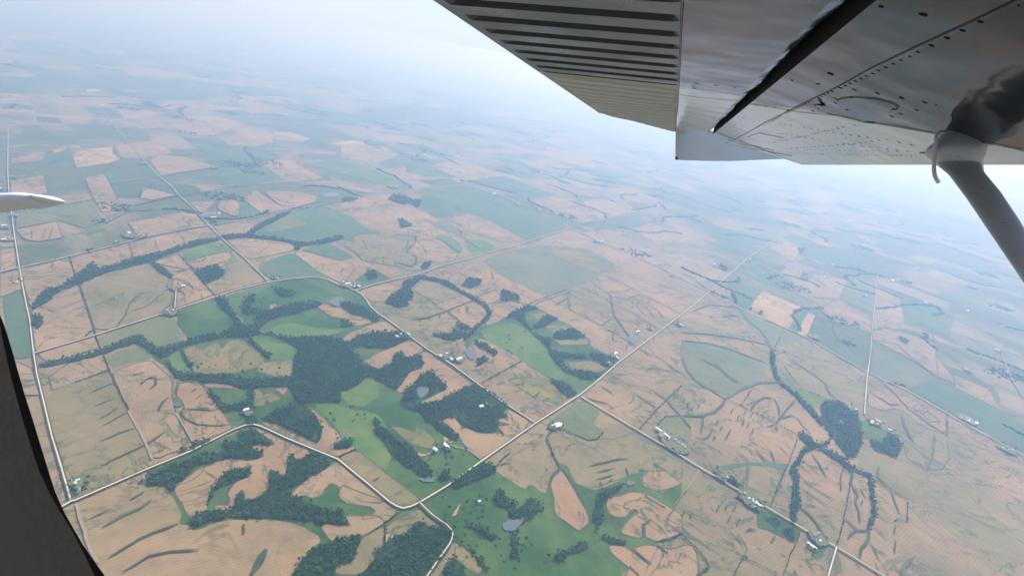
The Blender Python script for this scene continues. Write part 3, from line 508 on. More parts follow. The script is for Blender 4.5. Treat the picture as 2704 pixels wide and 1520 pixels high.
('p',20,4,"1440,560 1620,600 1760,720 1900,830"),('h',12,4,"250,240 100,110 0,60"),('p',18,4,"930,240 1180,260"),('p',22,10,"0,400 250,500 560,660 780,790"),('p',30,10,"640,690 900,800 1160,900 1400,1060 1650,1180"),('p',18,10,"700,1090 900,1200"),('p',26,10,"780,820 860,920"),
('d',5,4,"1260,1090 1370,1125 1440,1190 1520,1240"),
]
for xy in "375,1100 425,1150 460,1185 497,1210 530,1250 265,1185 295,1230 242,1303 48,1050 15,1020 78,1080 125,1062".split():
    x, y = map(float, xy.split(',')); h = 22 if x > 400 else 14
    L_.append(('g', 13, 4, f"{x+8},{y-h} {x-6},{y+h}"))
L_ += [('g',13,4,"370,1240 320,1320"),('g',12,4,"232,1230 210,1280 175,1310 100,1297"),('g',8,4,"100,1330 165,1350"),('g',8,4,"115,1368 180,1385"),('g',8,4,"65,935 110,960"),('g',8,4,"65,960 108,985"),
('g',10,7,"402,507 512,582"),('g',10,7,"552,488 635,590"),('g',10,7,"660,495 700,598"),('g',10,7,"728,465 808,545"),('g',8,7,"770,435 825,500"),('h',6,7,"870,410 800,600 740,720 660,930"),('p',22,7,"500,600 490,680 440,770"),
('g',9,7,"905,735 1060,765"),('g',10,7,"920,740 1150,880"),('g',10,7,"890,785 1095,918"),('g',10,7,"920,905 1005,922"),('g',18,7,"880,920 960,990 1020,1060 1060,1140 1090,1180"),('g',7,7,"1010,995 1125,990"),('g',7,7,"1020,1000 1145,1055"),('g',8,7,"1120,1065 1155,1095"),
('g',9,7,"895,625 965,668"),('g',9,7,"930,600 1045,695"),('g',12,7,"980,530 1040,620 1085,705"),('g',12,7,"1220,620 1195,700 1195,810"),('g',7,7,"1140,650 1180,665"),('g',7,7,"1145,750 1215,745 1240,775"),('h',22,7,"1285,640 1275,720 1265,760"),('h',7,7,"1265,760 1240,900 1220,1010 1165,1210"),
('g',14,7,"1280,760 1320,850 1300,890 1330,960 1340,1050"),('g',9,7,"1285,755 1340,830"),('g',9,7,"1330,770 1390,870"),('g',7,7,"1340,800 1405,790"),('g',12,7,"1345,920 1355,870"),
('g',9,7,"1455,880 1500,888"),('g',9,7,"1465,910 1555,985"),('g',9,7,"1460,985 1560,1055"),('g',9,7,"1440,1075 1545,1180"),('g',16,7,"1225,1010 1270,1060 1320,1105 1400,1105"),('g',16,7,"1245,1170 1275,1130 1320,1105"),('g',18,7,"1405,1110 1400,1180 1350,1240 1335,1320"),('g',9,7,"1410,1180 1450,1250 1475,1320"),('g',8,7,"1450,1240 1530,1295"),
('g',9,7,"1565,800 1600,880 1640,985"),('g',10,7,"1590,1040 1620,1015 1685,1035"),('g',12,7,"1605,1060 1597,1130"),('g',12,7,"1605,1175 1600,1280"),('h',6,7,"1700,890 1690,1040"),('h',7,7,"1440,720 1700,870"),
('g',14,7,"480,1110 510,1095 560,1100"),('g',10,7,"670,1195 700,1150"),('g',9,7,"355,1130 480,1210"),('g',9,7,"300,1165 400,1228"),('h',8,7,"0,1140 100,1230 180,1330 205,1380"),('h',14,7,"205,1380 150,1420 110,1448"),('h',6,7,"390,1448 460,1302 720,1435"),('h',6,7,"760,1435 850,1210 890,1100"),
('g',9,7,"930,1310 1000,1425"),('g',9,7,"840,1400 860,1442"),('d',6,7,"130,650 60,760 0,850"),('g',10,7,"0,845 40,800"),('p',22,7,"1650,1448 1660,1380 1740,1310"),('p',18,7,"1480,620 1470,700 1540,760"),('p',18,7,"1900,380 1890,520 1850,640"),('g',7,7,"1600,760 1620,710"),('g',8,7,"730,935 790,965"),('g',9,7,"730,765 760,780"),('g',9,7,"715,805 770,820")]
for xy in "280,915,262,960 340,912,325,945 408,915,388,955 368,990,342,1045 435,1015,415,1065 20,955,5,990 75,975,62,1008".split():
    a, b, c, d = xy.split(','); L_.append(('g', 11, 7, f"{a},{b} {c},{d}"))
# gravel roads: (width, tile, line)
ROADS = [
(7,11,"22,340 21,450 24,513 30,555 40,632 52,709 59,750 70,806 79,845 84,890 90,939 98,990 116,1063 137,1152 163,1238 188,1325"),
(9,11,"150,1348 188,1326 200,1323 386,1242 505,1193 613,1138 645,1126 668,1122 690,1128 759,1160 893,1215 1000,1303 1028,1327 1046,1338 1064,1344 1085,1339 1110,1327 1180,1285 1274,1217 1414,1119 1529,1045 1569,1014 1634,957 1800,831 1872,772 1954,700 1972,683 2028,645 2062,620 2087,602 2118,573 2150,545"),
(9,11,"87,936 252,887 461,820 566,787 615,770 713,746 770,738 818,734 850,736 867,740 900,756 938,769 955,779 970,797 977,810 1000,831 1022,845 1124,921 1194,965 1319,1058 1410,1117"),
(9,11,"938,769 980,755 1040,740 1110,724 1173,701 1249,682 1295,666 1354,652 1424,628 1510,603"),
(8,11,"280,307 314,349 356,395 388,433 419,466 458,498 468,513 507,548 552,597 594,639 647,684 706,742"),
(8,11,"0,721 52,709 147,688 280,656 350,637 454,612 552,597 664,578 779,555 900,532 970,517 1110,498 1180,485 1233,480"),
(9,11,"751,290 839,321 900,343 953,365 1075,412 1233,480 1390,545 1513,604 1583,636 1740,706 1872,772 1951,814 2081,870 2130,893 2291,986 2396,1033 2537,1114 2704,1205 2900,1318"),
(6,11,"290,486 419,466 573,441 751,418 839,414"),
(9,11,"1533,1049 1800,1208 1968,1309 2151,1417 2207,1446 2326,1519 2440,1590"),
(9,11,"2281,1095 2289,988 2295,955"),(5,11,"2295,955 2299,910 2302,868"),
(6,11,"2302,868 2305,840 2314,756 2316,730"),
(8,11,"2207,1446 2186,1519 2172,1570"),
(7,11,"1327,410 1362,428 1439,457 1513,487 1611,526 1688,561 1740,585"),(7,11,"1978,686 2014,702 2050,720"),
(5,11,"2642,928 2667,998 2702,1054"),(6,11,"1106,1330 1141,1364 1180,1391 1192,1404 1195,1412 1193,1425 1187,1440 1159,1479 1131,1520 1105,1560"),
(6,11,"1075,410 1215,401 1278,396"),(6,1,"1322,1058 1326,1000 1332,915"),
]
# farmsteads: tile, x, y, recipe, plain words for the place. recipe: n near-size buildings by kind (h house, b barn, s long shed, g grain bin, m small shed)
FARMS = [
(1,1590,345,'hbbsggmmbs','on the large farmstead beside the upper left crossroads'),(1,1025,500,'hbbggsmm','on the farmstead just above the straight road at left'),(1,890,548,'hm','west of the square farmstead by the straight road'),
(1,1376,888,'s','standing alone above the lane at left'),(1,1325,902,'hmg','at the top end of the straight lane at left'),(1,1292,1085,'hbmg','where the straight lane meets the diagonal road'),(1,2085,822,'hm','on the inside of the road curve'),
(1,65,530,'hbg','beside the far left road below the wing tip'),(1,50,440,'hb','next to the left edge below the wing tip'),(1,120,350,'hm','just below the wing tip at left'),(1,15,150,'hb','above the wing tip at the left edge'),(1,100,60,'hm','above the wing tip east of the left road'),
(1,130,860,'m','at the left edge beside the curved road'),(1,1645,582,'h','in the tree clump inside the bright pasture'),
(2,480,605,'hbm','at the village crossroads on the long diagonal road'),(2,815,705,'hbbm','below the village east of the diagonal road'),(2,700,690,'hm','on the diagonal road just below the village'),(2,930,785,'hm','at the end of the winding road under the village'),
(2,390,845,'hbbgs','on the bright green field by the road'),(2,450,885,'hm','south of the road opposite the bright green field'),(2,1170,905,'hb','first along the diagonal road past the junction'),(2,1320,970,'hbbg','behind the curved driveway on the diagonal road'),(2,1480,1010,'hbs','east of the diagonal road past the curved driveway'),
(2,1930,1255,'hbbsg','below the diagonal road on the tan slope'),(2,2225,1345,'hm','on the diagonal road in the middle of its length'),(2,2370,1090,'hbb','along the second diagonal road at right'),(2,2050,950,'hbbgm','on the second diagonal road under the wing'),
(2,2265,935,'hm','in the far tan field under the wing'),(2,1515,735,'hb','first on the second diagonal road'),(2,1310,645,'hm','in hazy fields above the second diagonal road'),(2,985,525,'hbm','just above the village'),(2,1075,385,'hb','in pale haze above the village'),(2,1230,230,'hbb','in the haze left of the flap'),(2,325,150,'hb','in the upper middle haze'),
(3,68,438,'hbbsggm','clustered in the fork of the two roads'),(3,135,458,'s','at the tip of the road fork'),(3,425,843,'b','west of the small farm by the woods'),(3,472,832,'hsm','on the small farm between woods and diagonal road'),(3,785,982,'hbm','on the roadside beside the farm with the pond'),(3,880,1000,'sbbm','north of the roadside on the farm with the pond'),
(3,2500,372,'hm','inside the dark grove on the diagonal road'),(3,2335,770,'hm','above the grey pond near the straight road'),(3,2240,800,'s','just above the grey pond'),(3,2060,982,'ss','in line above the straight road'),(3,2025,1040,'hm','in the trees below the line of long sheds'),(3,2555,742,'sm','east of the straight road at centre right'),
(4,740,80,'hbbm','beside the pale scar at upper right'),(4,250,10,'hb','west of the road at upper right'),(4,990,545,'hhbmgm','in the grove below the two peach fields'),(4,1275,1085,'hbm','at the west end of the lane by the dark wood'),(4,1450,1190,'hbms','strung along the lane past the dark wood'),(4,1560,1255,'b','at the east end of the lane past the dark wood'),
(4,2150,1170,'hbbsgm','on the big farm by the far right road'),(4,2440,1390,'hbmgm','near the right edge on the far right road'),(4,2150,800,'hbm','in the far right tan field'),(4,2385,655,'hb','near the right edge by the faint road'),(4,2450,820,'hbm','beside the faint road at the right edge'),(4,1370,235,'hb','in the blue green field at right'),(4,1590,125,'bb','on the pale patch at upper right'),
(4,1190,50,'hm','second in the hazy row at upper right'),(4,1840,290,'hbb','in the hazy hamlet at upper right'),(4,2140,360,'bbs','on the pale strip near the hazy town'),(4,1070,95,'b','alone on the tan field at upper right'),(4,2190,170,'hhbb','in the hazy town under the strut'),(4,2420,470,'hb','in the haze below the strut'),
(5,1470,780,'bm','in the clearing above the bend of the road'),(9,490,938,'h','in the dark square lot at the lower left crossroads'),(9,490,892,'mm','on the upper side of the dark square lot'),(9,885,865,'h','alone south of the road at lower left'),
(6,795,487,'s','at the end of the curved driveway'),(6,710,515,'b','between the dirt patch and the long shed'),(6,1057,186,'b','in the wooded clearing nearer the bottom'),(6,1097,164,'h','in the wooded clearing beside the track'),(6,1635,328,'B','below the central crossroads'),(6,1600,328,'mm','close against the big white barn'),(6,1042,903,'m','alone in the bottom pasture'),
(6,2440,395,'ssm','at the back of the farm with dark bins'),(6,2530,460,'hbbggggm','on the roadside of the farm with dark bins'),
(7,290,690,'hbbm','beside the teal grass on the right diagonal road'),(7,510,870,'hbmRgm','on both sides of the right diagonal road'),(7,545,925,'sm','south of the roadside farm at right'),(7,1020,1175,'hbgm','where the right diagonal road kinks'),(7,970,1235,'s','west of the small grove by the road kink'),
(0,970,1040,'hbm','on the first field road at upper left'),(0,1080,1240,'hbbm','left of the upper left road'),(0,1620,1275,'hbmm','on the thin road at upper left'),(0,1590,1030,'hb','at the foot of the large tan field'),(0,770,800,'hb','in the haze at upper left'),(0,945,778,'hb','in the haze right of the upper left speck'),
(0,775,885,'hm','at the far end of the upper left road'),(0,1660,730,'b','in faint haze at upper centre left'),(0,2010,826,'hb','on the hazy tan strip at upper centre'),(0,260,915,'m','near the top left edge'),(0,1545,698,'m','in the faint haze at top centre left'),
(10,260,990,'hb','just past the right crossroads'),(10,700,642,'hb','by the far end of the straight road'),(10,945,1030,'hb','on the hazy road at far right'),(10,1020,1080,'hm','below the hazy road at far right'),(10,510,745,'hbm','above the straight road at far right'),(10,1160,945,'hhb','in the hazy strip at far right'),(10,90,485,'hm','in haze under the wing at right'),
]
# ------------------------------------------------------------ land cover sheets
def chaikin(pts, k=0.2):
    out = []
    n = len(pts)
    for i in range(n):
        a, b = pts[i], pts[(i + 1) % n]
        out.append((a[0] + (b[0] - a[0]) * k, a[1] + (b[1] - a[1]) * k)); out.append((a[0] + (b[0] - a[0]) * (1 - k), a[1] + (b[1] - a[1]) * (1 - k)))
    return out
def to_ground(pts, z): return [ground(x, y, 0) + Vector((0, 0, z)) for x, y in pts]
def rough_edge(g, amp, step):
    """resample a closed outline every STEP metres and wander it by AMP metres"""
    out = []
    for i in range(len(g)):
        a, b = g[i], g[(i + 1) % len(g)]
        d = (b - a).length; n = max(1, min(60, int(d / step)))
        nrm = Vector((-(b - a).y, (b - a).x, 0)).normalized() if d > 0 else Vector((0, 0, 0))
        for j in range(n):
            out.append(a.lerp(b, j / n) + nrm * RNG.uniform(-amp, amp))
    return out
def strip(g, w, closed=False):
    n = len(g); L, R = [], []
    for i in range(n):
        a = g[i - 1] if (i > 0 or closed) else g[i]
        b = g[(i + 1) % n] if (i < n - 1 or closed) else g[i]
        p = g[i]
        d1 = (p - a); d2 = (b - p)
        d1 = d1.normalized() if d1.length > 1e-6 else d2.normalized()
        d2 = d2.normalized() if d2.length > 1e-6 else d1
        t = (d1 + d2)
        t = t.normalized() if t.length > 0.2 else d1
        c = max(0.65, t.dot(d1))
        nn = Vector((-t.y, t.x, 0)) * (w / 2 / c)
        L.append(p + nn); R.append(p - nn)
    co = L + R
    m = n if closed else n - 1
    f = [(i, (i + 1) % n, n + (i + 1) % n, n + i) for i in range(m)]
    return co, f
def sheet(name, g, m, edge=None):
    tris = tessellate_polygon([[Vector((p.x, p.y, 0)) for p in g]])
    co = list(g); f = []
    for t in tris:
        a, b, c = (co[i] for i in t)
        if (b - a).cross(c - a).z < 0: t = (t[0], t[2], t[1])
        f.append(tuple(t))
    bm = bmesh.new()
    vs = [bm.verts.new(p) for p in co]
    for t in f:
        try: bm.faces.new([vs[i] for i in t])
        except ValueError: pass
    if edge:
        eco, ef = strip(g, edge, True)
        ev = [bm.verts.new(p + Vector((0, 0, 0.012))) for p in eco]
        for q in ef:
            try: fc = bm.faces.new([ev[i] for i in q])
            except ValueError: continue
            fc.material_index = 1
            if fc.calc_center_median() and fc.normal.z < 0: fc.normal_flip()
    me = bpy.data.meshes.new(name); bm.to_mesh(me); bm.free()
    me.materials.append(m)
    if edge: me.materials.append(M_EDGE)
    return me
z = 0.6
tag(link('crop_field', sheet('crop_field', to_ground(NEAR_SHEET, z), MT['near'])), kind='structure')
NAMES = {'G': 'pasture_field', 'L': 'pasture_field', 'O': 'pasture_field'}
z = 1.0
GREENS = []
for cls, tile, s in FIELDS:
    pts = P(tile, s)
    if len(pts) >= 8: pts = chaikin(pts)
    g = to_ground(pts, z)
    dist = min((p - EYE).length for p in g)
    if cls in 'TT2KK2' and dist < 9000 and len(pts) > 8: g = rough_edge(g, 2.2, 25)
    elif cls in 'GLO' and dist < 9000: g = rough_edge(g, 4, 30)
    nm = NAMES.get(cls, 'crop_field')
    ed = 7.0 if cls in ('T', 'T2', 'K', 'K2') and dist < 7000 and tile in (1, 3, 5, 6, 7, 8) else None
    tag(link(nm, sheet(nm, g, MT[cls], ed)), kind='structure')
    if cls in ('G', 'L') and dist < 5000: GREENS.append([(p.x, p.y) for p in g])
    z += 0.02

# ------------------------------------------------------------ woods: floor and canopy of many crowns
def ico():
    t = (1 + 5 ** .5) / 2
    v = np.array([(-1, t, 0), (1, t, 0), (-1, -t, 0), (1, -t, 0), (0, -1, t), (0, 1, t), (0, -1, -t), (0, 1, -t), (t, 0, -1), (t, 0, 1), (-t, 0, -1), (-t, 0, 1)], float)
    v /= np.linalg.norm(v[0])
    f = np.array([(0, 11, 5), (0, 5, 1), (0, 1, 7), (0, 7, 10), (0, 10, 11), (1, 5, 9), (5, 11, 4), (11, 10, 2), (10, 7, 6), (7, 1, 8), (3, 9, 4), (3, 4, 2), (3, 2, 6), (3, 6, 8), (3, 8, 9), (4, 9, 5), (2, 4, 11), (6, 2, 10), (8, 6, 7), (9, 8, 1)])
    return v, f
IV, IF = ico()
rs = np.random.RandomState(11)
def blobs(cx, cy, cz, r, hz):
    n = len(cx)
    co = IV[None] * (1 + rs.uniform(-.28, .28, (n, 12, 1)))
    a = rs.uniform(0, 6.28, n); c, s = np.cos(a)[:, None], np.sin(a)[:, None]
    x = co[:, :, 0] * c - co[:, :, 1] * s; y = co[:, :, 0] * s + co[:, :, 1] * c
    co = np.stack([x * r[:, None] + cx[:, None], y * r[:, None] + cy[:, None], co[:, :, 2] * hz[:, None] + cz[:, None]], -1)
    f = IF[None] + (np.arange(n) * 12)[:, None, None]
    return co.reshape(-1, 3), f.reshape(-1, 3)
def inside(px, py, poly):
    c = np.zeros(len(px), bool); n = len(poly)
    for i in range(n):
        x1, y1 = poly[i]; x2, y2 = poly[(i + 1) % n]
        m = (y1 > py) != (y2 > py)
        if y1 != y2: c ^= m & (px < (x2 - x1) * (py - y1) / (y2 - y1) + x1)
    return c
NTREES = 0
for tile, s in WOODS:
    pts = P(tile, s)
    if len(pts) >= 8: pts = chaikin(pts)
    g = rough_edge(to_ground(pts, z), 7, 16)
    me = sheet('woods', g, MT['W'])
    poly = [(p.x, p.y) for p in g]
    xs = [p[0] for p in poly]; ys = [p[1] for p in poly]
    dist = min((p - EYE).length for p in g)
    sp = 9.5 if dist < 3400 else 11.5 if dist < 5000 else 15 if dist < 8000 else 24
    gx, gy = np.meshgrid(np.arange(min(xs) - sp, max(xs) + sp, sp), np.arange(min(ys) - sp, max(ys) + sp, sp))
    px = gx.ravel() + rs.uniform(-.48, .48, gx.size) * sp; py = gy.ravel() + rs.uniform(-.48, .48, gx.size) * sp
    k = inside(px, py, poly)
    # clearings and thin places
    th = np.sin(px * .021 + 1.3) * np.sin(py * .017 + .4) + np.sin(px * .052) * np.sin(py * .047) * .5
    k &= rs.uniform(0, 1, len(px)) < np.where(th > .55, .3, .9)
    # stragglers outside the edge
    if dist < 5500:
        ex = []
        for i in range(len(g)):
            a, b = g[i], g[(i + 1) % len(g)]
            if RNG.random() < .6:
                q = a.lerp(b, RNG.random()); ex.append((q.x + RNG.gauss(0, 4), q.y + RNG.gauss(0, 4)))
        ex = np.array(ex).reshape(-1, 2)
        px = np.concatenate([px[k], ex[:, 0]]); py = np.concatenate([py[k], ex[:, 1]])
    else: px, py = px[k], py[k]
    n = len(px)
    NTREES += n
    r = sp * rs.choice([.34, .46, .56, .72], n, p=[.3, .35, .25, .1]) * rs.uniform(.85, 1.15, n); h = r * rs.uniform(.8, 1.25, n)
    co, f = blobs(px, py, z + 3 + h * .9 + rs.uniform(0, 5, n), r, h)
    fm = mesh_np('woods_canopy', co, f, [M_CAN])
    bm = bmesh.new(); bm.from_mesh(me); b2 = len(bm.faces)
    bm.from_mesh(fm)
    bm.faces.ensure_lookup_table()
    for i in range(b2, len(bm.faces)): bm.faces[i].material_index = 1
    bm.to_mesh(me); bm.free(); bpy.data.meshes.remove(fm)
    me.materials.append(M_CAN)
    tag(link('woods', me), 'dense dark green woodland between the fields', 'woodland', kind='stuff')
    z += 0.02
# creek timber and small groves wandering through the country farther out
fx, fy, fr = [], [], []
rf = random.Random(23)
for i in range(230):
    d = 4500 + 15000 * rf.random() ** 1.2; az = rf.uniform(-.78, .82)
    x, y = d * math.sin(az), d * math.cos(az)
    a = rf.random() * 6.28; grove = rf.random() < .35
    n = rf.randint(12, 60) if not grove else rf.randint(10, 70)
    for j in range(n):
        if grove:
            q = rf.random() ** .5 * (30 + n * 1.6); t = rf.random() * 6.28
            fx.append(x + math.cos(t) * q * 1.5); fy.append(y + math.sin(t) * q)
        else:
            a += rf.gauss(0, .16); x += math.cos(a) * 20; y += math.sin(a) * 20
            for w in range(2): fx.append(x + rf.gauss(0, 9)); fy.append(y + rf.gauss(0, 9))
sheet_px = [(p.x, p.y) for p in to_ground(NEAR_SHEET, 0)]
fx, fy = np.array(fx), np.array(fy); k = ~inside(fx, fy, sheet_px); fx, fy = fx[k], fy[k]
fr = rs.uniform(8, 15, len(fx))
co, f = blobs(fx, fy, np.full(len(fx), 5.0), fr, fr * .75)
tag(link('forest', mesh_np('forest', co, f, [M_CAN])), 'dark flecks of creek timber and groves fading into the haze', 'forest', kind='stuff')
print('wood crowns', NTREES, 'top z', z)
z += 0.1
for tile, s in POND_LIST:
    pts = P(tile, s)
    g = to_ground(chaikin(pts), z)
    if abs(sum(g[i].x * g[i - 1].y - g[i - 1].x * g[i].y for i in range(len(g)))) < 100: continue
    tag(link('pond_water', sheet('pond_water', g, M_WATER)), kind='structure')
    z += 0.02
ZL = 6.0
# ------------------------------------------------------------ waterways, hedgerows, tracks
acc = {k: ([], []) for k in 'ghpd'}
hx, hy = [], []
zl = ZL
for kind, w, tile, s in L_:
    pts = P(tile, s)
    g = to_ground(pts, zl)
    # soft bends
    gg = []
    for i in range(len(g) - 1):
        a, b = g[i], g[i + 1]; n = max(1, min(30, int((b - a).length / 30)))
        for j in range(n): gg.append(a.lerp(b, j / n) + (Vector((RNG.uniform(-2, 2), RNG.uniform(-2, 2), 0)) if 0 < i + j else Vector((0, 0, 0))))
    gg.append(g[-1])
    k = 0.72 if kind != 'd' else 1
    co, f = strip(gg, w * k)
    nseg = len(gg)
    if kind in 'gp' and nseg > 2:                 # taper both ends
        for e in (0, nseg - 1):
            c = (co[e] + co[nseg + e]) / 2
            co[e] = c.lerp(co[e], .35); co[nseg + e] = c.lerp(co[nseg + e], .35)
    A = acc[kind]; o = len(A[0]); A[0].extend(co); A[1].extend([tuple(i + o for i in q) for q in f])
    if kind == 'h' and (g[0] - EYE).length < 6500:
        for i in range(len(gg) - 1):
            a, b = gg[i], gg[i + 1]; n = int((b - a).length / 9)
            for j in range(n):
                if RNG.random() < .55:
                    q = a.lerp(b, j / max(1, n)); hx.append(q.x + RNG.uniform(-1.5, 1.5)); hy.append(q.y + RNG.uniform(-1.5, 1.5))
    zl += 0.006
def flush_strips(name, key, m, label=None, cat=None, kind='stuff'):
    co, f = acc[key]
    # make all faces look up
    fx = []
    for q in f:
        a, b, c = co[q[0]], co[q[1]], co[q[2]]
        fx.append(q if (b - a).cross(c - a).z > 0 else q[::-1])
    tag(link(name, mesh_np(name, [tuple(p) for p in co], fx, [m])), label, cat, kind=kind)
flush_strips('grass', 'g', M_LINE, 'dark green grassed waterways branching across the bare fields', 'grass')
flush_strips('weeds', 'p', M_LINE2, 'pale green drainage swales winding through the crop fields', 'weeds')
flush_strips('farm_track_path', 'd', M_DIRT, kind='structure')
flush_strips('undergrowth', 'h', M_HEDGE, 'thin dark fence rows dividing the fields', 'hedgerow')
n = len(hx); r = rs.uniform(2.2, 4.4, n)
co, f = blobs(np.array(hx), np.array(hy), np.full(n, zl + 1.5), r, r * .8)
tag(link('shrubbery', mesh_np('shrubbery', co, f, [M_CAN])), 'bushes growing along the fence rows and creeks', 'bushes', kind='stuff')
# ------------------------------------------------------------ gravel roads with grass verges
zr = zl + 0.1
for w, tile, s in ROADS:
    g = to_ground(P(tile, s), zr)
    gg = [g[0]]
    for i in range(1, len(g) - 1):                # ease the corners
        gg += [g[i].lerp(g[i - 1], min(.3, 30 / max(1, (g[i] - g[i - 1]).length))), g[i], g[i].lerp(g[i + 1], min(.3, 30 / max(1, (g[i] - g[i + 1]).length)))]
    gg.append(g[-1])
    bm = bmesh.new()
    for mi, (ww, dz) in enumerate(((w * .72 + 9, 0), (w * .72, 0.25))):
        co, f = strip(gg, ww)
        vs = [bm.verts.new(p + Vector((0, 0, dz))) for p in co]
        for q in f:
            fc = bm.faces.new([vs[i] for i in q]); fc.material_index = mi
            fc.normal_update()
            if fc.normal.z < 0: fc.normal_flip()
    me = bpy.data.meshes.new('gravel_road'); bm.to_mesh(me); bm.free(); me.materials.append(M_VERGE); me.materials.append(M_ROAD)
    tag(link('gravel_road', me), kind='structure')
    zr += 0.35
ZB = zr + 0.05
print('road top', ZB)

# ------------------------------------------------------------ farm buildings
def bm_new(name, bm, mats, parent=None, smooth=False):
    me = bpy.data.meshes.new(name); bm.to_mesh(me); bm.free()
    for m in mats: me.materials.append(m)
    if smooth:
        for p in me.polygons: p.use_smooth = True
    return link(name, me, parent)
def box(bm, x0, x1, y0, y1, z0, z1, mi=0):
    v = [bm.verts.new(p) for p in ((x0, y0, z0), (x1, y0, z0), (x1, y1, z0), (x0, y1, z0), (x0, y0, z1), (x1, y0, z1), (x1, y1, z1), (x0, y1, z1))]
    for q in ((0, 3, 2, 1), (4, 5, 6, 7), (0, 1, 5, 4), (1, 2, 6, 5), (2, 3, 7, 6), (3, 0, 4, 7)):
        bm.faces.new([v[i] for i in q]).material_index = mi
def make_building(name, L, Wd, H, R, wallm, roofm, chimney=False):
    root = bpy.data.objects.new(name, None); COL.objects.link(root)
    bm = bmesh.new(); l, w = L / 2, Wd / 2
    pts = [(-w, 0), (w, 0), (w, H), (0, H + R * .97), (-w, H)]
    a = [bm.verts.new((-l, p[0], p[1])) for p in pts]; b = [bm.verts.new((l, p[0], p[1])) for p in pts]
    bm.faces.new(a[::-1]); bm.faces.new(b)
    for i in range(5): bm.faces.new((a[i], a[(i + 1) % 5], b[(i + 1) % 5], b[i]))
    bm_new('wall', bm, [wallm], root)
    bm = bmesh.new(); e = .8; t = .35
    prof = [(-w - e, H - e * R / w), (0, H + R), (w + e, H - e * R / w), (w + e, H - e * R / w + t), (0, H + R + t), (-w - e, H - e * R / w + t)]
    a = [bm.verts.new((-l - e, p[0], p[1])) for p in prof]; b = [bm.verts.new((l + e, p[0], p[1])) for p in prof]
    for i in range(6): bm.faces.new((a[i], a[(i + 1) % 6], b[(i + 1) % 6], b[i]))
    for q in (a, b):
        bm.faces.new((q[0], q[1], q[4], q[5])); bm.faces.new((q[1], q[2], q[3], q[4]))
    bmesh.ops.recalc_face_normals(bm, faces=bm.faces)
    rf = bm_new('roof', bm, [roofm], root)
    bm = bmesh.new(); box(bm, -L * .12, L * .12, -w - .12, -w - .003, 0, H * .8)
    bm_new('door', bm, [M_DOOR], root)
    if chimney:
        bm = bmesh.new(); box(bm, L * .2, L * .2 + 1, -.5, .5, H + R * .6, H + R + 1.6); bm_new('chimney', bm, [M_ROOFR], rf)
        for sx in (-.32, .3):
            bm = bmesh.new(); box(bm, L * sx - .7, L * sx + .7, -w - .1, -w - .003, H * .3, H * .65); bm_new('window', bm, [M_GLASS], root)
    return root
def make_bin(name, r, h):
    root = bpy.data.objects.new(name, None); COL.objects.link(root)
    bm = bmesh.new(); bmesh.ops.create_cone(bm, cap_ends=True, segments=20, radius1=r, radius2=r, depth=h, matrix=Matrix.Translation((0, 0, h / 2)))
    bm_new('wall', bm, [M_STEEL], root)
    bm = bmesh.new(); bmesh.ops.create_cone(bm, cap_ends=True, segments=20, radius1=r + .25, radius2=.5, depth=r * .55, matrix=Matrix.Translation((0, 0, h + r * .275 + .003)))
    bm_new('roof', bm, [M_STEEL], root)
    return root
PROTO = {
 'h': ('farmhouse', 'white farmhouse with a grey roof', 'house', lambda: make_building('farmhouse', 16, 11, 5.5, 3.5, M_WHITE, M_ROOFG, True)),
 'b': ('barn', 'pale barn with a white roof', 'barn', lambda: make_building('barn', 26, 16, 6, 4, M_WHITE, M_ROOFW)),
 's': ('machine_shed', 'long white machine shed', 'shed', lambda: make_building('machine_shed', 42, 15, 5, 3, M_WHITE, M_ROOFW)),
 'B': ('barn', 'big square white barn', 'barn', lambda: make_building('barn', 42, 30, 7, 4, M_WHITE, M_ROOFW)),
 'c': ('barn', 'plain barn with a grey roof', 'barn', lambda: make_building('barn', 24, 13, 6, 4, M_WHITE, M_ROOFG)),
 'R': ('barn', 'old barn with a rusty red roof', 'barn', lambda: make_building('barn', 24, 14, 6, 5, M_RED, M_ROOFR)),
 'm': ('farm_shed', 'small pale outbuilding', 'shed', lambda: make_building('farm_shed', 12, 8, 3.5, 1.8, M_WHITE, M_ROOFW)),
 'g': ('grain_bin', 'round silver grain bin', 'grain bin', lambda: make_bin('grain_bin', 6, 8)),
}
SIZE = {'h': 10, 'b': 16, 's': 28, 'B': 26, 'R': 15, 'c': 15, 'm': 8, 'g': 7}
made = {}
def kids(o): return [c for c in o.children]
def place(kind, x, y, rz, label, group=None, z=ZB, s=1.0):
    nm, _, cat, fn = PROTO[kind]
    if kind not in made:
        made[kind] = fn(); o = made[kind]; CH[kind] = [(c, list(c.children)) for c in o.children]
    else:
        o = made[kind].copy(); COL.objects.link(o)
        for c, sub in CH[kind]:
            d = c.copy(); COL.objects.link(d); d.parent = o
            for q in sub:
                e = q.copy(); COL.objects.link(e); e.parent = d
    o.location = (x, y, z); o.rotation_euler = (0, 0, rz); o.scale = (s, s, s)
    for k in ('group',):
        if k in o: del o[k]
    return tag(o, label, cat, group)
CH = {}
YARDS = []
zy = ZB - 0.04
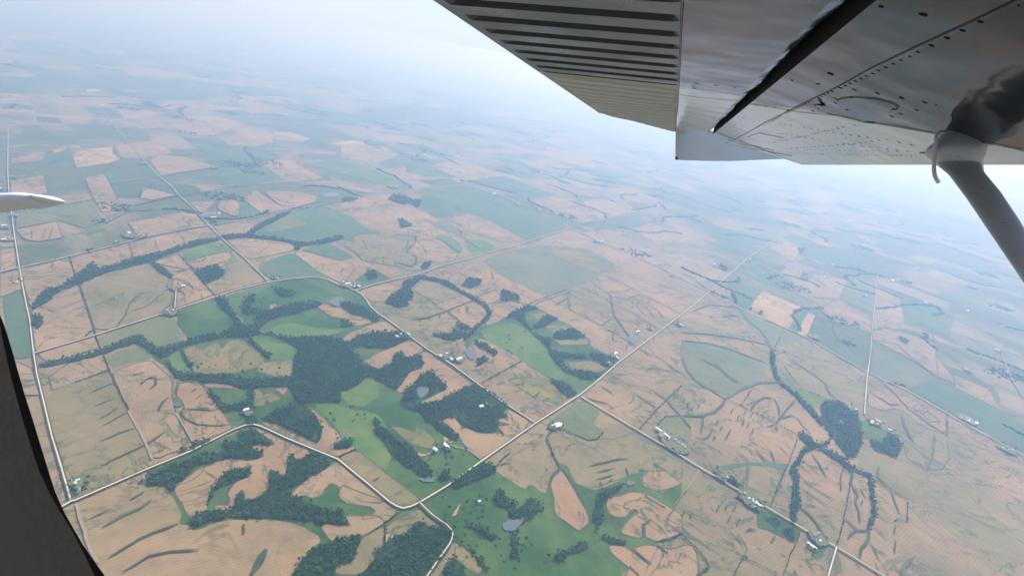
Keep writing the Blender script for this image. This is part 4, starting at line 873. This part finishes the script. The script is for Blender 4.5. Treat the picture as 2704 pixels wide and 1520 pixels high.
for tile, tx, ty, rec, where in FARMS:
    (px, py), = P(tile, f"{tx},{ty}")
    c = ground(px, py); d = (c - EYE).length
    far = 1.0 if d < 6000 else min(1.2, d / 6000)
    rec = ''.join((RNG.choice('bccR') if q == 'b' else q) for q in rec) if len(rec) > 2 else rec
    n = len(rec); placed = []
    for k in rec:
        for att in range(60):
            R = (7 * n + 6 + att * 1.2) * (1 if n > 1 else 0)
            x, y = c.x + RNG.uniform(-R, R), c.y + RNG.uniform(-R, R)
            if all(math.hypot(x - a, y - b) > (SIZE[k] + q) * far * .95 for a, b, q in placed): break
        placed.append((x, y, SIZE[k]))
        lab = ' '.join((PROTO[k][1] + ' ' + where).split()[:16])
        grp = (PROTO[k][1] + 's ' + where) if rec.count(k) > 1 else None
        place(k, x, y, GROT + RNG.choice((0, math.pi / 2)) + (RNG.uniform(-.15, .15)), lab, grp, s=far)
    YARDS.append((c, max(16, 9 * n), d, where))
    if n > 1 and d < 8000:
        R = 10 * n + 14
        g = [Vector((c.x + math.cos(a / 14 * 6.283) * R * RNG.uniform(.6, 1.05), c.y + math.sin(a / 14 * 6.283) * R * RNG.uniform(.6, 1.05), zy)) for a in range(14)]
        tag(link('farmyard_ground', sheet('farmyard_ground', g, M_YARD if RNG.random() < .15 else MT['O'])), kind='structure')
        zy += 0.0004
# the small village
for i in range(34):
    ix, iy = i % 6, RNG.choice((0, 1))
    tx, ty = 620 + (ix + RNG.random()) * 48, 583 + (iy + RNG.random()) * 25
    (px, py), = P(2, f"{tx},{ty}"); c = ground(px, py)
    k = 'hmhbhh'[(i // 6) % 6]
    nth = ('westernmost', 'second', 'third', 'fourth', 'fifth', 'easternmost')[ix]
    place(k, c.x, c.y, GROT + RNG.choice((0, 1.57)), PROTO[k][1] + f' in the {nth} block of the village, {("far", "near")[iy]} row', 'buildings of the small village', s=1.15)

# ------------------------------------------------------------ single trees
def make_tree(seed):
    rr = random.Random(seed)
    root = bpy.data.objects.new('tree', None); COL.objects.link(root)
    bm = bmesh.new()
    def limb(a, b, r1, r2):
        d = (b - a); q = d.to_track_quat('Z', 'Y').to_matrix()
        A = [bm.verts.new(a + q @ Vector((math.cos(t) * r1, math.sin(t) * r1, 0))) for t in (0, 1.26, 2.51, 3.77, 5.03)]
        B = [bm.verts.new(b + q @ Vector((math.cos(t) * r2, math.sin(t) * r2, 0))) for t in (0, 1.26, 2.51, 3.77, 5.03)]
        for i in range(5): bm.faces.new((A[i], A[(i + 1) % 5], B[(i + 1) % 5], B[i]))
    top = Vector((0, 0, 5)); limb(Vector((0, 0, -.5)), top, .5, .32)
    for i in range(4):
        a = i * 1.57 + rr.random(); limb(top - Vector((0, 0, .4 * i)), Vector((math.cos(a) * 2.6, math.sin(a) * 2.6, 7.5 + rr.random() * 2)), .22, .08)
    bm_new('trunk', bm, [M_BARK], root)
    cx, cy, cz, r = [], [], [], []
    for i in range(16):
        a = rr.random() * 6.28; q = math.sqrt(rr.random()) * 3.6
        cx.append(math.cos(a) * q); cy.append(math.sin(a) * q); cz.append(6.5 + rr.random() * 4.5 - q * .4); r.append(rr.uniform(1.3, 2.3))
    co, f = blobs(np.array(cx), np.array(cy), np.array(cz), np.array(r), np.array(r) * .85)
    lc, lf = [], []
    for i in range(150):                          # leaf sprays round the outline
        d = Vector((rr.gauss(0, 1), rr.gauss(0, 1), rr.gauss(0, .8))).normalized()
        p = Vector((0, 0, 8)) + Vector((d.x * 4.6, d.y * 4.6, d.z * 3.8)) * rr.uniform(.8, 1.08)
        o = len(co) + len(lc)
        for j in range(3): lc.append(tuple(p + Vector((rr.uniform(-.8, .8), rr.uniform(-.8, .8), rr.uniform(-.5, .5)))))
        lf.append((o, o + 1, o + 2))
    me = mesh_np('crown', np.vstack([co, np.array(lc)]), np.vstack([f, np.array(lf)]), [M_CAN])
    link('crown', me, root)
    return root
TP = [make_tree(i) for i in range(3)]
TC = [list(t.children) for t in TP]
used = [False] * 3; ntree = 0
def place_tree(x, y, label, group, s):
    global ntree
    i = ntree % 3; ntree += 1
    if not used[i]: o = TP[i]; used[i] = True
    else:
        o = TP[i].copy(); COL.objects.link(o)
        for c in TC[i]:
            d = c.copy(); COL.objects.link(d); d.parent = o
    o.location = (x, y, ZB - .3); o.rotation_euler = (0, 0, RNG.random() * 6.28); o.scale = (s, s, s * RNG.uniform(.85, 1.2))
    tag(o, label, 'tree', group)
for c, R, d, where in sorted(YARDS, key=lambda q: q[2]):
    if ntree > 150: break
    for i, side in enumerate(('right', 'far', 'left', 'near')[:4 if d < 5000 else 2]):
        a = i * math.pi / 2 + RNG.uniform(-.45, .45); q = R * RNG.uniform(.8, 1.3) + 10
        place_tree(c.x + math.cos(a) * q, c.y + math.sin(a) * q, ' '.join(f'dark green tree on the {side} side of the yard {where}'.split()[:16]), 'yard trees ' + where, RNG.uniform(.9, 1.5))
spots = [(6, 700, 860, 500, 330, 'the dark bottom pasture'), (6, 950, 1150, 640, 290, 'the slope below the grey pond'), (3, 1080, 780, 560, 250, 'the broad bright pasture'),
         (5, 2100, 700, 420, 350, 'the pasture beside the tan finger field'), (5, 900, 380, 900, 80, 'the creek bank under the khaki hayfield'), (1, 1650, 960, 350, 180, 'the pasture inside the road curve'), (6, 400, 480, 650, 200, 'the grass round the long white shed')]
for tile, x0, y0, w, h, where in spots:
    for iy, row in enumerate(('upper', 'middle', 'lower')):
        for ix, colm in enumerate(('left', 'centre', 'right')):
            for size, sc in (('large', 1.45), ('small', .85)):
                if RNG.random() < .12: continue
                tx = x0 + w * (ix + RNG.random()) / 3; ty = y0 + h * (iy + RNG.random()) / 3
                (px, py), = P(tile, f"{tx},{ty}"); c = ground(px, py)
                place_tree(c.x, c.y, f'{size} lone tree in the {row} {colm} part of {where}', 'scattered trees in ' + where, sc * RNG.uniform(.9, 1.1))
print('single trees', ntree)
# ------------------------------------------------------------ the aeroplane (built round the camera, in metres)
# axes of the wing in the camera's frame: S along the span outward, C chordwise to the trailing edge, N up through the wing
def camv(x, y, zf): return RT * x + UP * y + fwd * zf
S = camv(.274, .206, .940).normalized(); C = camv(-.953, .19, .238); C = (C - S * C.dot(S)).normalized(); N = C.cross(S).normalized()
if N.dot(UP) < 0: N = -N
KS = 0.6
def WP(c, n, s): return EYE + (C * c + N * n + S * s) * KS
PROF = [(1.45, .705), (1.0, .70), (.11, .69), (-.49, .665), (-.57, .655), (-.86, .58), (-1.3, .43), (-1.8, .245)]
def wsn(px, py):
    """photo point -> (c, n, s) on the wing's underside"""
    r = ray(px, py); rc, rn, rs_ = r.dot(C), r.dot(N), r.dot(S)
    ext = [(PROF[0][0] + 3, PROF[0][1])] + PROF
    for (c1, n1), (c2, n2) in zip(ext[:-1], ext[1:]):
        den = rc * (n2 - n1) - rn * (c2 - c1)
        if abs(den) < 1e-9: continue
        u = (rn * c1 - rc * n1) / den
        if -1e-6 <= u <= 1 + 1e-6:
            c, n = c1 + (c2 - c1) * u, n1 + (n2 - n1) * u
            t = n / rn if abs(rn) > abs(rc) else c / rc
            if t > 0: return c, n, t * rs_
    t = -1.8 / rc
    return -1.8, .245, t * rs_
def pmat(name, c, rough=.28, dirt=.12, metal=0.0, spec=.5, bump=0.0, bs=6.0):
    m, nt, b = mat(name, rough, spec, metal)
    t = nt.nodes.new('ShaderNodeTexCoord')
    n = noise(nt, t.outputs['Object'], 2.2, 5, .6, .6); n2 = noise(nt, t.outputs['Object'], 45, 3, .6)
    c1 = ramp(nt, n, [(.3, mul(c, 1 - dirt)), (.7, mul(c, 1 + dirt))])
    f = ramp(nt, n2, [(.24, .55), (.32, 1.0)])
    nt.links.new(mixc(nt, 1.0, c1, f, 'MULTIPLY'), b.inputs['Base Color'])
    r = ramp(nt, n, [(.3, rough * .8), (.7, rough * 1.4)]); nt.links.new(r, b.inputs['Roughness'])
    if bump:
        bp = nt.nodes.new('ShaderNodeBump'); bp.inputs['Strength'].default_value = bump; bp.inputs['Distance'].default_value = .05
        nb = noise(nt, t.outputs['Object'], bs, 2, .4); nt.links.new(nb, bp.inputs['Height']); nt.links.new(bp.outputs[0], b.inputs['Normal'])
    return m
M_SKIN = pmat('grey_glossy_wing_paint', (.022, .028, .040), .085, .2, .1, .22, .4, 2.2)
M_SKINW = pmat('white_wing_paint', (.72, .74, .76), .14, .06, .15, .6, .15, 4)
M_BEAD = pmat('corrugated_grey_paint', (.085, .085, .08), .3, .12, .1, .4)
M_BEAD_SHADE = pmat('corrugation_groove_shade', (.030, .032, .040), .5, .2)  # groove faces darkened: the shade in the corrugations is put into their colour
M_AIL = pmat('beige_aileron_paint', (.36, .34, .28), .4, .06)
M_TIP = pmat('pale_fibreglass', (.62, .61, .59), .45, .05)
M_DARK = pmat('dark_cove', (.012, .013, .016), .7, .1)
M_SEAM = pmat('seam_sealant', (.035, .037, .04), .6, .1)
M_RIV = pmat('rivet_head', (.016, .017, .02), .9, .1, 0, .1)
M_STRUT = pmat('strut_paint', (.72, .69, .66), .6, .08, .1, .5)
M_LIGHTM = pmat('bright_leading_edge', (.80, .80, .80), .25, .03)
M_REDL = pmat('red_lens', (.45, .02, .02), .15, .05)
M_TAIL = pmat('tail_white_paint', (.62, .60, .60), .35, .03)
M_VINYL = pmat('brown_cabin_vinyl', (.30, .235, .175), .8, .12, 0, .3, .15, 120)
M_RUBBER = pmat('black_rubber_seal', (.008, .008, .009), .6, .1)

plane = bpy.data.objects.new('aeroplane', None); COL.objects.link(plane); plane.location = EYE
tag(plane, 'high wing light aircraft with grey corrugated flap and wing strut at upper right', 'aeroplane')
bpy.context.view_layer.update()
def pobj(name, bm, mats, parent=None, smooth=False):
    parent = parent or plane
    me = bpy.data.meshes.new(name)
    for v in bm.verts: v.co = v.co - EYE
    bmesh.ops.recalc_face_normals(bm, faces=bm.faces) if name not in ('rivet_rows',) else None
    bm.to_mesh(me); bm.free()
    for m in mats: me.materials.append(m)
    if smooth:
        for p in me.polygons: p.use_smooth = True
    o = link(name, me, parent)
    return o
def grid(bm, rows, mi=0, closed=False):
    V = [[bm.verts.new(p) for p in r] for r in rows]
    for i in range(len(V) - 1):
        m = len(V[i])
        for j in range(m if closed else m - 1):
            bm.faces.new((V[i][j], V[i][(j + 1) % m], V[i + 1][(j + 1) % m], V[i + 1][j])).material_index = mi
    return V
S0 = -2.2
s_b = sum(wsn(x, y)[2] for x, y in ((1793, 251), (1957, 267), (2277, 323))) / 3
_bl = sorted((wsn(x, y)[0], wsn(x, y)[2]) for x, y in ((1793, 251), (1957, 267), (1996, 278), (2148, 292), (2277, 323), (2518, 362), (2704, 394)))
def sbf(c):
    if c <= _bl[0][0]: return _bl[0][1]
    for (a, u), (b, v) in zip(_bl[:-1], _bl[1:]):
        if a <= c <= b: return u + (v - u) * (c - a) / (b - a)
    return s_b
print('boundary', _bl)
ends = {c: wsn(*p)[2] for c, p in {1.45: (1575, 297), .9: (1650, 315), .11: (1784, 349), -.49: (1886, 349), -.86: (1915, 367), -1.3: (1990, 392), -1.8: (2084, 417)}.items()}
print('s_b', s_b, 'ends', ends)
ecs = sorted(ends)
def send(c):
    if c <= ecs[0]: return ends[ecs[0]]
    for a, b in zip(ecs[:-1], ecs[1:]):
        if a <= c <= b: return ends[a] + (ends[b] - ends[a]) * (c - a) / (b - a)
    return ends[ecs[-1]]
UPPER = [(-1.86, .27), (-1.93, .36), (-1.9, .5), (-1.7, .7), (-1.3, .9), (-.6, 1.05), (.2, 1.02), (.9, .86), (1.45, .72)]
def bn(c):
    for (c1, n1), (c2, n2) in zip(PROF[:-1], PROF[1:]):
        if c2 <= c <= c1: return n1 + (n2 - n1) * (c - c1) / (c2 - c1)
    return PROF[-1][1] if c < -1 else PROF[0][1]
# main wing box underside: inner dark panels and outer white panels
def span_rows(cs, sa, sb, n):
    return [[WP(c, bn(c), (sa if not callable(sa) else sa(c)) + ((sb(c) if callable(sb) else sb) - (sa if not callable(sa) else sa(c))) * i / n) for c in cs] for i in range(n + 1)]
cw = [-.57, -.65, -.75, -.86, -1.0, -1.15, -1.3, -1.45, -1.6, -1.7, -1.8]
cu = [(-1.8, .245)] + UPPER[:7] + [(.2, .97), (-.60, .96), (-.60, .665)]
bm = bmesh.new()
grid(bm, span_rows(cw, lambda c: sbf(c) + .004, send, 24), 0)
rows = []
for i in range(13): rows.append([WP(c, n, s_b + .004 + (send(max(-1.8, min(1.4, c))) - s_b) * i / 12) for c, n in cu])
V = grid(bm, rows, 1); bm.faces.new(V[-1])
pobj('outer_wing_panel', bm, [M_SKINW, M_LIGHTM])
# cove between flap and wing
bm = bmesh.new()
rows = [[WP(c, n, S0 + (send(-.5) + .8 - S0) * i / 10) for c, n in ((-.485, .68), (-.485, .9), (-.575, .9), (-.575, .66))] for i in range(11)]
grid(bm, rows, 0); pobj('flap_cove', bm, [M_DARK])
# flap: smooth nose strip + corrugated skin; aileron beyond the joint
cf = [-.49, -.44, -.38, -.25, -.1, .11]
bm = bmesh.new()
def nose_c(i, c, s):                 # the nose edge wanders a little, sealant squeezed out
    return c + (.007 * math.sin(s * 2.3) + .004 * math.sin(s * 5.9 + 1) + .0025 * math.sin(s * 13.7) * math.sin(s * 3.1)) if c == -.49 else c
def flap_rows(sa, sb, n):
    out = []
    for i in range(n + 1):
        r = []
        for c in cf:
            e = sb(c) if callable(sb) else sb
            s = sa + (e - sa) * i / n
            r.append(WP(nose_c(i, c, s), bn(c) - (.0 if c != -.49 else -.02), s))
        out.append(r)
    return out
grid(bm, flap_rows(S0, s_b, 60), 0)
flap = pobj('flap', bm, [M_SKIN, M_BEAD, M_BEAD_SHADE])
bm = bmesh.new(); grid(bm, flap_rows(s_b + .004, send, 40), 0)
ail = pobj('aileron', bm, [M_SKINW, M_AIL])
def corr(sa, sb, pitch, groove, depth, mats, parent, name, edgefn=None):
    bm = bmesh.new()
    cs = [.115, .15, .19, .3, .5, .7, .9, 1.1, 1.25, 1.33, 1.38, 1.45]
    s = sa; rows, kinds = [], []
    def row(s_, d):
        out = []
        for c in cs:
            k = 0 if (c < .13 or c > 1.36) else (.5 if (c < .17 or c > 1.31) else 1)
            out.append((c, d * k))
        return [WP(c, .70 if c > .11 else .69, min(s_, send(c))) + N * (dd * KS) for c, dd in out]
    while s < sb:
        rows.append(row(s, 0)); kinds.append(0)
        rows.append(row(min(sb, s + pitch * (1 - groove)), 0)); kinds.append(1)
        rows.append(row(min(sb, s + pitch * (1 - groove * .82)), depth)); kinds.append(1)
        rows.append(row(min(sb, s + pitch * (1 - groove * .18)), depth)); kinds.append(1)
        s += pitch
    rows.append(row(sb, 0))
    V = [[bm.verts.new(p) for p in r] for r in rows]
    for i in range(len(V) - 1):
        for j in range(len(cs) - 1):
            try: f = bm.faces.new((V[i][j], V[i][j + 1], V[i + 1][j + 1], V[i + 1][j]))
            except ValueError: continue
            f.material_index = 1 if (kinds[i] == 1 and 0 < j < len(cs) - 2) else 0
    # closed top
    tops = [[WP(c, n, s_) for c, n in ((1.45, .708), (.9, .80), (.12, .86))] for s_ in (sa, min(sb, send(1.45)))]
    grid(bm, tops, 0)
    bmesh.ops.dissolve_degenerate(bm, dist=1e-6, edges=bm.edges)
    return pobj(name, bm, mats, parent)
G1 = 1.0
corr(S0 + .0, s_b, .36, .42, .035, [M_BEAD, M_BEAD_SHADE], flap, 'corrugated_skin')
corr(s_b + .004, 14.0, .40, .16, -.018, [M_AIL, M_TIP], ail, 'corrugated_skin')
# bright trailing edge strips
def tube(bm, pts, r, seg=8, mi=0):
    rows = []
    for i, p in enumerate(pts):
        d = (pts[min(i + 1, len(pts) - 1)] - pts[max(i - 1, 0)]).normalized(); q = d.to_track_quat('Z', 'Y').to_matrix()
        rr = r[i] if isinstance(r, (list, tuple)) else r
        rows.append([p + q @ Vector((math.cos(a * 6.2832 / seg) * rr, math.sin(a * 6.2832 / seg) * rr, 0)) for a in range(seg)])
    V = grid(bm, rows, mi, True); bm.faces.new(V[0][::-1]).material_index = mi; bm.faces.new(V[-1]).material_index = mi
bm = bmesh.new()
tube(bm, [WP(1.452, .708, s) for s in np.linspace(S0, send(1.45), 12)], .004)
pobj('trailing_edge', bm, [M_LIGHTM], flap)
# drooped wing tip
bm = bmesh.new()
def wpx(px, py, dn=0.0):
    c, n, s = wsn(px, py); return WP(c, n - dn, s)
def at(px, py, ref):                # photo point at the span-wise station of REF (outer end plane)
    r = ray(px, py); return EYE + r * ((ref - EYE).dot(fwd) / r.dot(fwd))
tA, tB = wpx(1790, 358), wpx(2084, 417)
up = [(1786, 352), (1850, 366), (1930, 385), (2010, 403), (2060, 412), (2100, 418)]
lo = [(1783, 422), (1860, 425), (1930, 425.5), (2010, 422), (2060, 420), (2100, 419)]
ref = wpx(1930, 385)
up[0] = (1784, 351)
A = [at(x, y, ref) for x, y in up]
B = [at(x, y, ref) for x, y in lo]
Cc = [b + N * .10 + S * .08 for b in B]; D = [a + N * .12 + S * .03 for a in A]
V = grid(bm, [A, B, Cc, D, A], 0)
tip = pobj('wing_tip', bm, [M_TIP])
bm = bmesh.new(); q = at(1784, 420, A[0])
bmesh.ops.create_uvsphere(bm, u_segments=12, v_segments=8, radius=.02, matrix=Matrix.Translation(q + RT * .012 + UP * .01))
pobj('navigation_light', bm, [M_REDL], tip)
# seams, hatch outline and rivets, following the skin
def on_skin(px, py, lift=.0025): 
    c, n, s = wsn(px, py); return WP(c, n, s) - N * lift
TR = lambda s_: [(1700 + float(q.split(',')[0]) / 2.566, float(q.split(',')[1]) / 2.566) for q in s_.split()]
bm = bmesh.new()
def seam(s_, r=.003):
    p = TR(s_); pts = []
    for (a, b) in zip(p[:-1], p[1:]):
        for i in range(8): pts.append(on_skin(a[0] + (b[0] - a[0]) * i / 8, a[1] + (b[1] - a[1]) * i / 8))
    pts.append(on_skin(*p[-1])); tube(bm, pts, r * .32, 6)
for s_, r in (("2560,-20 2250,130 1900,290 1530,465 1310,590 1100,690 830,825", .004), ("268,20 255,240 245,480 232,720 215,880", .004), ("720,705 890,730 1070,760 1250,775 1370,790 1480,825 1700,850 1980,905 2150,935 2560,1010", .003),
              ("1310,680 1340,665 1420,658 1500,662 1570,667 1640,685 1690,700 1725,722 1715,738 1675,742", .0045), ("430,905 480,890 590,935 550,978 630,985 780,1015 1000,1055", .005), ("240,642 400,662 640,684", .002),
              ("830,825 700,900 600,950 555,975", .005), ("700,930 780,900 950,935", .004), ("640,975 760,990 880,1020", .004), ("1870,1035 2000,1030 2200,1060", .006), ("1480,825 1560,830", .004)):
    seam(s_, r)
for f in bm.faces: f.material_index = 3

def rivet(p, r):
    r *= .5 * max(1.0, min(2.0, (p - EYE).length / 1.5)); p = p + N * .0021
    q = (-(N - C * .33 if (p - EYE).dot(C) < -.5 * KS else N)).to_track_quat('Z', 'Y').to_matrix().to_4x4(); q.translation = p
    bmesh.ops.create_circle(bm, cap_ends=True, segments=9, radius=r, matrix=q)
def rrow(s_, pitch, r=.0075, jit=.002):
    p = [on_skin(*a) for a in TR(s_)]
    for a, b in zip(p[:-1], p[1:]):
        n = max(1, int((b - a).length / pitch))
        for i in range(n): rivet(a.lerp(b, i / n) + Vector((RNG.uniform(-jit, jit), RNG.uniform(-jit, jit), 0)), r)
rrow("2540,40 2280,150 2060,260 1858,355", .06, .012); rrow("1858,355 1640,457 1436,552 1250,632 1100,703 950,772 860,826", .05, .009)
rrow("850,830 1000,850 1180,880 1400,915 1650,950 1905,1000", .075, .008); rrow("780,890 1000,915 1250,960 1480,990 1650,1010 1870,1035", .08, .008)
rrow("850,970 1050,930 1250,885 1350,862 1470,838", .07, .008); rrow("1000,1003 1250,990 1430,975 1640,945", .09, .008); rrow("900,1030 1200,1045 1500,1050 1880,1055", .05, .006); rrow("950,1010 1300,1020 1600,1025 1850,1030", .08, .006)
rrow("240,762 390,770 600,780 745,818", .09, .008); rrow("230,842 430,845 700,855", .10, .007); rrow("240,870 430,872", .08, .006)
rrow("765,714 893,730 1067,762", .09, .01); rrow("1150,755 1260,771 1365,788", .09, .009); rrow("1300,668 1410,660 1590,672 1725,712", .09, .009)
rrow("1585,633 1747,665 1905,695 1985,714", .12, .012); rrow("1985,714 1853,747 1745,772 1620,805", .08, .010); rrow("1160,715 1185,738 1150,752", .06, .009); rrow("1325,595 1430,608 1590,633", .12, .011)
rrow("355,565 490,579 625,593 700,600", .13, .012); rrow("995,540 1175,567 1300,590", .14, .013); rrow("1300,700 1380,745 1440,730", .09, .009); rrow("1600,40 1900,100 2200,150", .2, .018); rrow("2430,90 2330,135", .1, .02)
rrow("440,910 470,970", .05, .007); rrow("600,985 760,1000 900,1030", .07, .006); rrow("700,940 940,975", .06, .006); rrow("760,920 960,955", .06, .006)
for a in range(4):                  # the small star shaped mark under the wing
    p = on_skin(1700 + 1210 / 2.566, 708 / 2.566); d = (C * math.cos(a * .785) + S * math.sin(a * .785)) * (.035 if a % 2 == 0 else .018)
    tube(bm, [p - d, p, p + d], [.001, .005, .001], 6)
p = on_skin(1700 + 1255 / 2.566, 496 / 2.566); rivet(p, .022)
for (x, y) in ((1110, 112), (1150, 35), (1185, 75), (1290, 75), (1300, 118), (1340, 65), (1440, 60)):
    pass
rc = [on_skin(1100 + x / 3.2175, y / 3.2175) for x, y in ((600, 235), (730, 328), (840, 408), (938, 478), (1022, 542), (1098, 597), (1160, 643), (1215, 685), (1270, 720), (1315, 762), (1385, 825), (1430, 862), (1490, 905), (1280, 605), (1585, 627), (1893, 655), (2205, 690), (2375, 708), (2545, 726))]
for q in rc: rivet(q, .012)
for f in bm.faces:
    if f.material_index != 3: f.material_index = 4
grid(bm, span_rows(cw, S0, sbf, 30), 0)
rows = [[WP(c, n, S0 + (s_b - S0) * i / 12) for c, n in cu] for i in range(13)]
V = grid(bm, rows, 2); bm.faces.new(V[0]).material_index = 2
pobj('wing_panel', bm, [M_SKIN, M_SKINW, M_LIGHTM, M_SEAM, M_RIV])
# wing strut with its cuff, and the tie-down hook
A0 = on_skin(2528, 404, -.02); zA = (A0 - EYE).dot(fwd)
print('strut depth', zA)
def zp(px, py, zf): return EYE + ray(px, py) * zf
def ell(c, ax, ay, a, b, n=20): return [c + ax * (math.cos(t * 6.2832 / n) * a) + ay * (math.sin(t * 6.2832 / n) * b) for t in range(n)]
zs = 1.86; print('zs', zs, [round((on_skin(x,y)-EYE).dot(fwd),2) for x,y in ((2440,380),(2528,380),(2600,388),(2480,404),(2600,408),(2528,415),(2528,424))])
strut_ctr = [((2474, 427), (2587, 427)), ((2509, 463), (2594, 452)), ((2555, 524), (2640, 507)), ((2605, 598), (2689, 580)), ((2658, 676), (2737, 662)), ((2704, 744), (2782, 730)), ((2960, 1120), (3040, 1110)), ((3250, 1560), (3330, 1550))]
rows = []
for i, (l, r) in enumerate(strut_ctr):
    zf = zs * (1 - .05 * i); pl, pr = zp(*l, zf), zp(*r, zf)
    c = (pl + pr) / 2; ax = (pr - pl).normalized(); half = (pr - pl).length / 2
    rows.append(ell(c, ax, (fwd - ax * fwd.dot(ax)).normalized(), half, half * .42))
bm = bmesh.new(); V = grid(bm, rows, 0, True); bm.faces.new(V[-1]); bm.faces.new(V[0])
strut = pobj('wing_strut', bm, [M_STRUT], smooth=True)
cuff = [((2500, 345), (2640, 330)), ((2478, 370), (2612, 365)), ((2455, 388), (2600, 388)), ((2448, 404), (2596, 408)), ((2462, 418), (2590, 424)), ((2474, 430), (2590, 432)), ((2500, 452), (2593, 449)), ((2518, 462), (2596, 458))]
rows = []
for i, (l, r) in enumerate(cuff):
    zf = zs * (1.0 if i > 1 else 1.0 + .01 * (2 - i)); pl, pr = zp(*l, zf), zp(*r, zf); c = (pl + pr) / 2; ax = (pr - pl).normalized(); half = (pr - pl).length / 2 * 1.03
    rows.append(ell(c, ax, (fwd - ax * fwd.dot(ax)).normalized(), half, half * .5))
bm = bmesh.new(); V = grid(bm, rows, 0, True); bm.faces.new(V[0]); bm.faces.new(V[-1])
pobj('strut_cuff', bm, [M_STRUT], strut, smooth=True)
bm = bmesh.new()
hk = TR("2040,893 2010,897 1992,908 1983,930 1976,985 1972,1040 1967,1100 1966,1150 1970,1185 1980,1210 1998,1238")
tube(bm, [zp(x, y, zs * .985) for x, y in hk], .0115 * zs / 3.5, 10)
pobj('tie_down_hook', bm, [M_STRUT], smooth=True)
# tail plane tip at the left
bm = bmesh.new()
ZT = 5.2
def tsec(x, yt, yb, d): 
    a, b = zp(x, yt, ZT), zp(x, yb, ZT); c = (a + b) / 2; u = (a - b) / 2; v = fwd * d
    return [c + u * math.sin(t * 6.2832 / 16) + v * math.cos(t * 6.2832 / 16) for t in range(16)]
sec = [(-420, 500, 610, .30), (-150, 508, 578, .28), (0, 516, 551, .26), (82, 511, 545, .24), (122, 517, 536, .2)]
V = grid(bm, [tsec(*q) for q in sec], 0, True); bm.faces.new(V[0]); bm.faces.new(V[-1])
ts = pobj('tail_plane', bm, [M_TAIL], smooth=True)
bm = bmesh.new()
V = grid(bm, [tsec(*q) for q in ((123.5, 516.5, 536.5, .2), (132, 517.5, 534.5, .18), (140, 520, 532, .13), (144, 525, 530, .06))], 0, True); bm.faces.new(V[0]); bm.faces.new(V[-1])
pobj('tip_cap', bm, [M_TAIL], ts, smooth=True)
# cabin wall with the window opening we look through
DW = .30
def wallp(px, py, d=DW): r = ray(px, py); return EYE + r * (d / r.dot(S))
edge_out = [(-120, 560), (-25, 770), (12, 860), (26, 905), (42, 960), (64, 1037), (86, 1105), (107, 1174), (128, 1242), (146, 1298), (171, 1354), (193, 1392), (218, 1435), (244, 1474), (278, 1520), (330, 1600)]
edge_in = [(-170, 560), (-50, 780), (0, 860), (10, 912), (24, 975), (44, 1050), (64, 1122), (82, 1178), (103, 1242), (131, 1302), (160, 1352), (188, 1396), (210, 1439), (228, 1472), (255, 1530), (290, 1610)]
loop_rest = [(900, 1900), (2000, 1900), (3000, 1800), (3100, 800), (3000, -200), (1500, -420), (200, -500), (-300, -350), (-260, 200)]
inner = [wallp(*p) for p in edge_out] + [wallp(*p) for p in loop_rest]
inner2 = [wallp(*p, DW * .985) for p in edge_in] + [wallp(*p, DW * .985) + (wallp(*p) - wallp(1352, 760)).normalized() * .02 for p in loop_rest]
ctr = wallp(1352, 760)
bm = bmesh.new()
n = len(inner)
a = [bm.verts.new(p) for p in inner2]; b = [bm.verts.new(EYE + (p - EYE) * 1.05) for p in inner]; c_ = [bm.verts.new(EYE + (p - EYE) * .97) for p in inner]
for i in range(n):
    j = (i + 1) % n
    bm.faces.new((a[i], a[j], c_[j], c_[i])); bm.faces.new((c_[i], c_[j], b[j], b[i]))
seal_bm = bm
far = []
for p in inner2:
    v = p - ctr; k = v.normalized(); far.append(p + k * .5 - S * .0)
    q = far[-1] - EYE; h = q.dot(N)
    if h > .37: far[-1] = far[-1] - N * (h - .37)
bm2 = bmesh.new()
A_ = [bm2.verts.new(p + S * .0) for p in inner2]; M_ = [bm2.verts.new(p.lerp(q, .06) - S * .018) for p, q in zip(inner2, far)]; B_ = [bm2.verts.new(q - S * .02) for q in far]; C2 = [bm2.verts.new(q + S * .03) for q in far]; D2 = [bm2.verts.new(EYE + (p - EYE) * 1.06 + (p - ctr).normalized() * .01) for p in inner2]
for i in range(n):
    j = (i + 1) % n
    for X, Y in ((A_, M_), (M_, B_), (B_, C2)): bm2.faces.new((X[i], X[j], Y[j], Y[i])).material_index = 0
    bm2.faces.new((C2[i], C2[j], D2[j], D2[i])).material_index = 1
wf = pobj('window_frame', bm2, [M_VINYL, M_TAIL])
pobj('rubber_seal', seal_bm, [M_RUBBER], wf)
# the rest of the cabin shell, behind and round the camera
bm = bmesh.new()
ring0 = far; ring1 = [q - S * 1.3 for q in far]
V = grid(bm, [ring0, ring1], 0, True)
pobj('cabin_shell', bm, [M_VINYL])
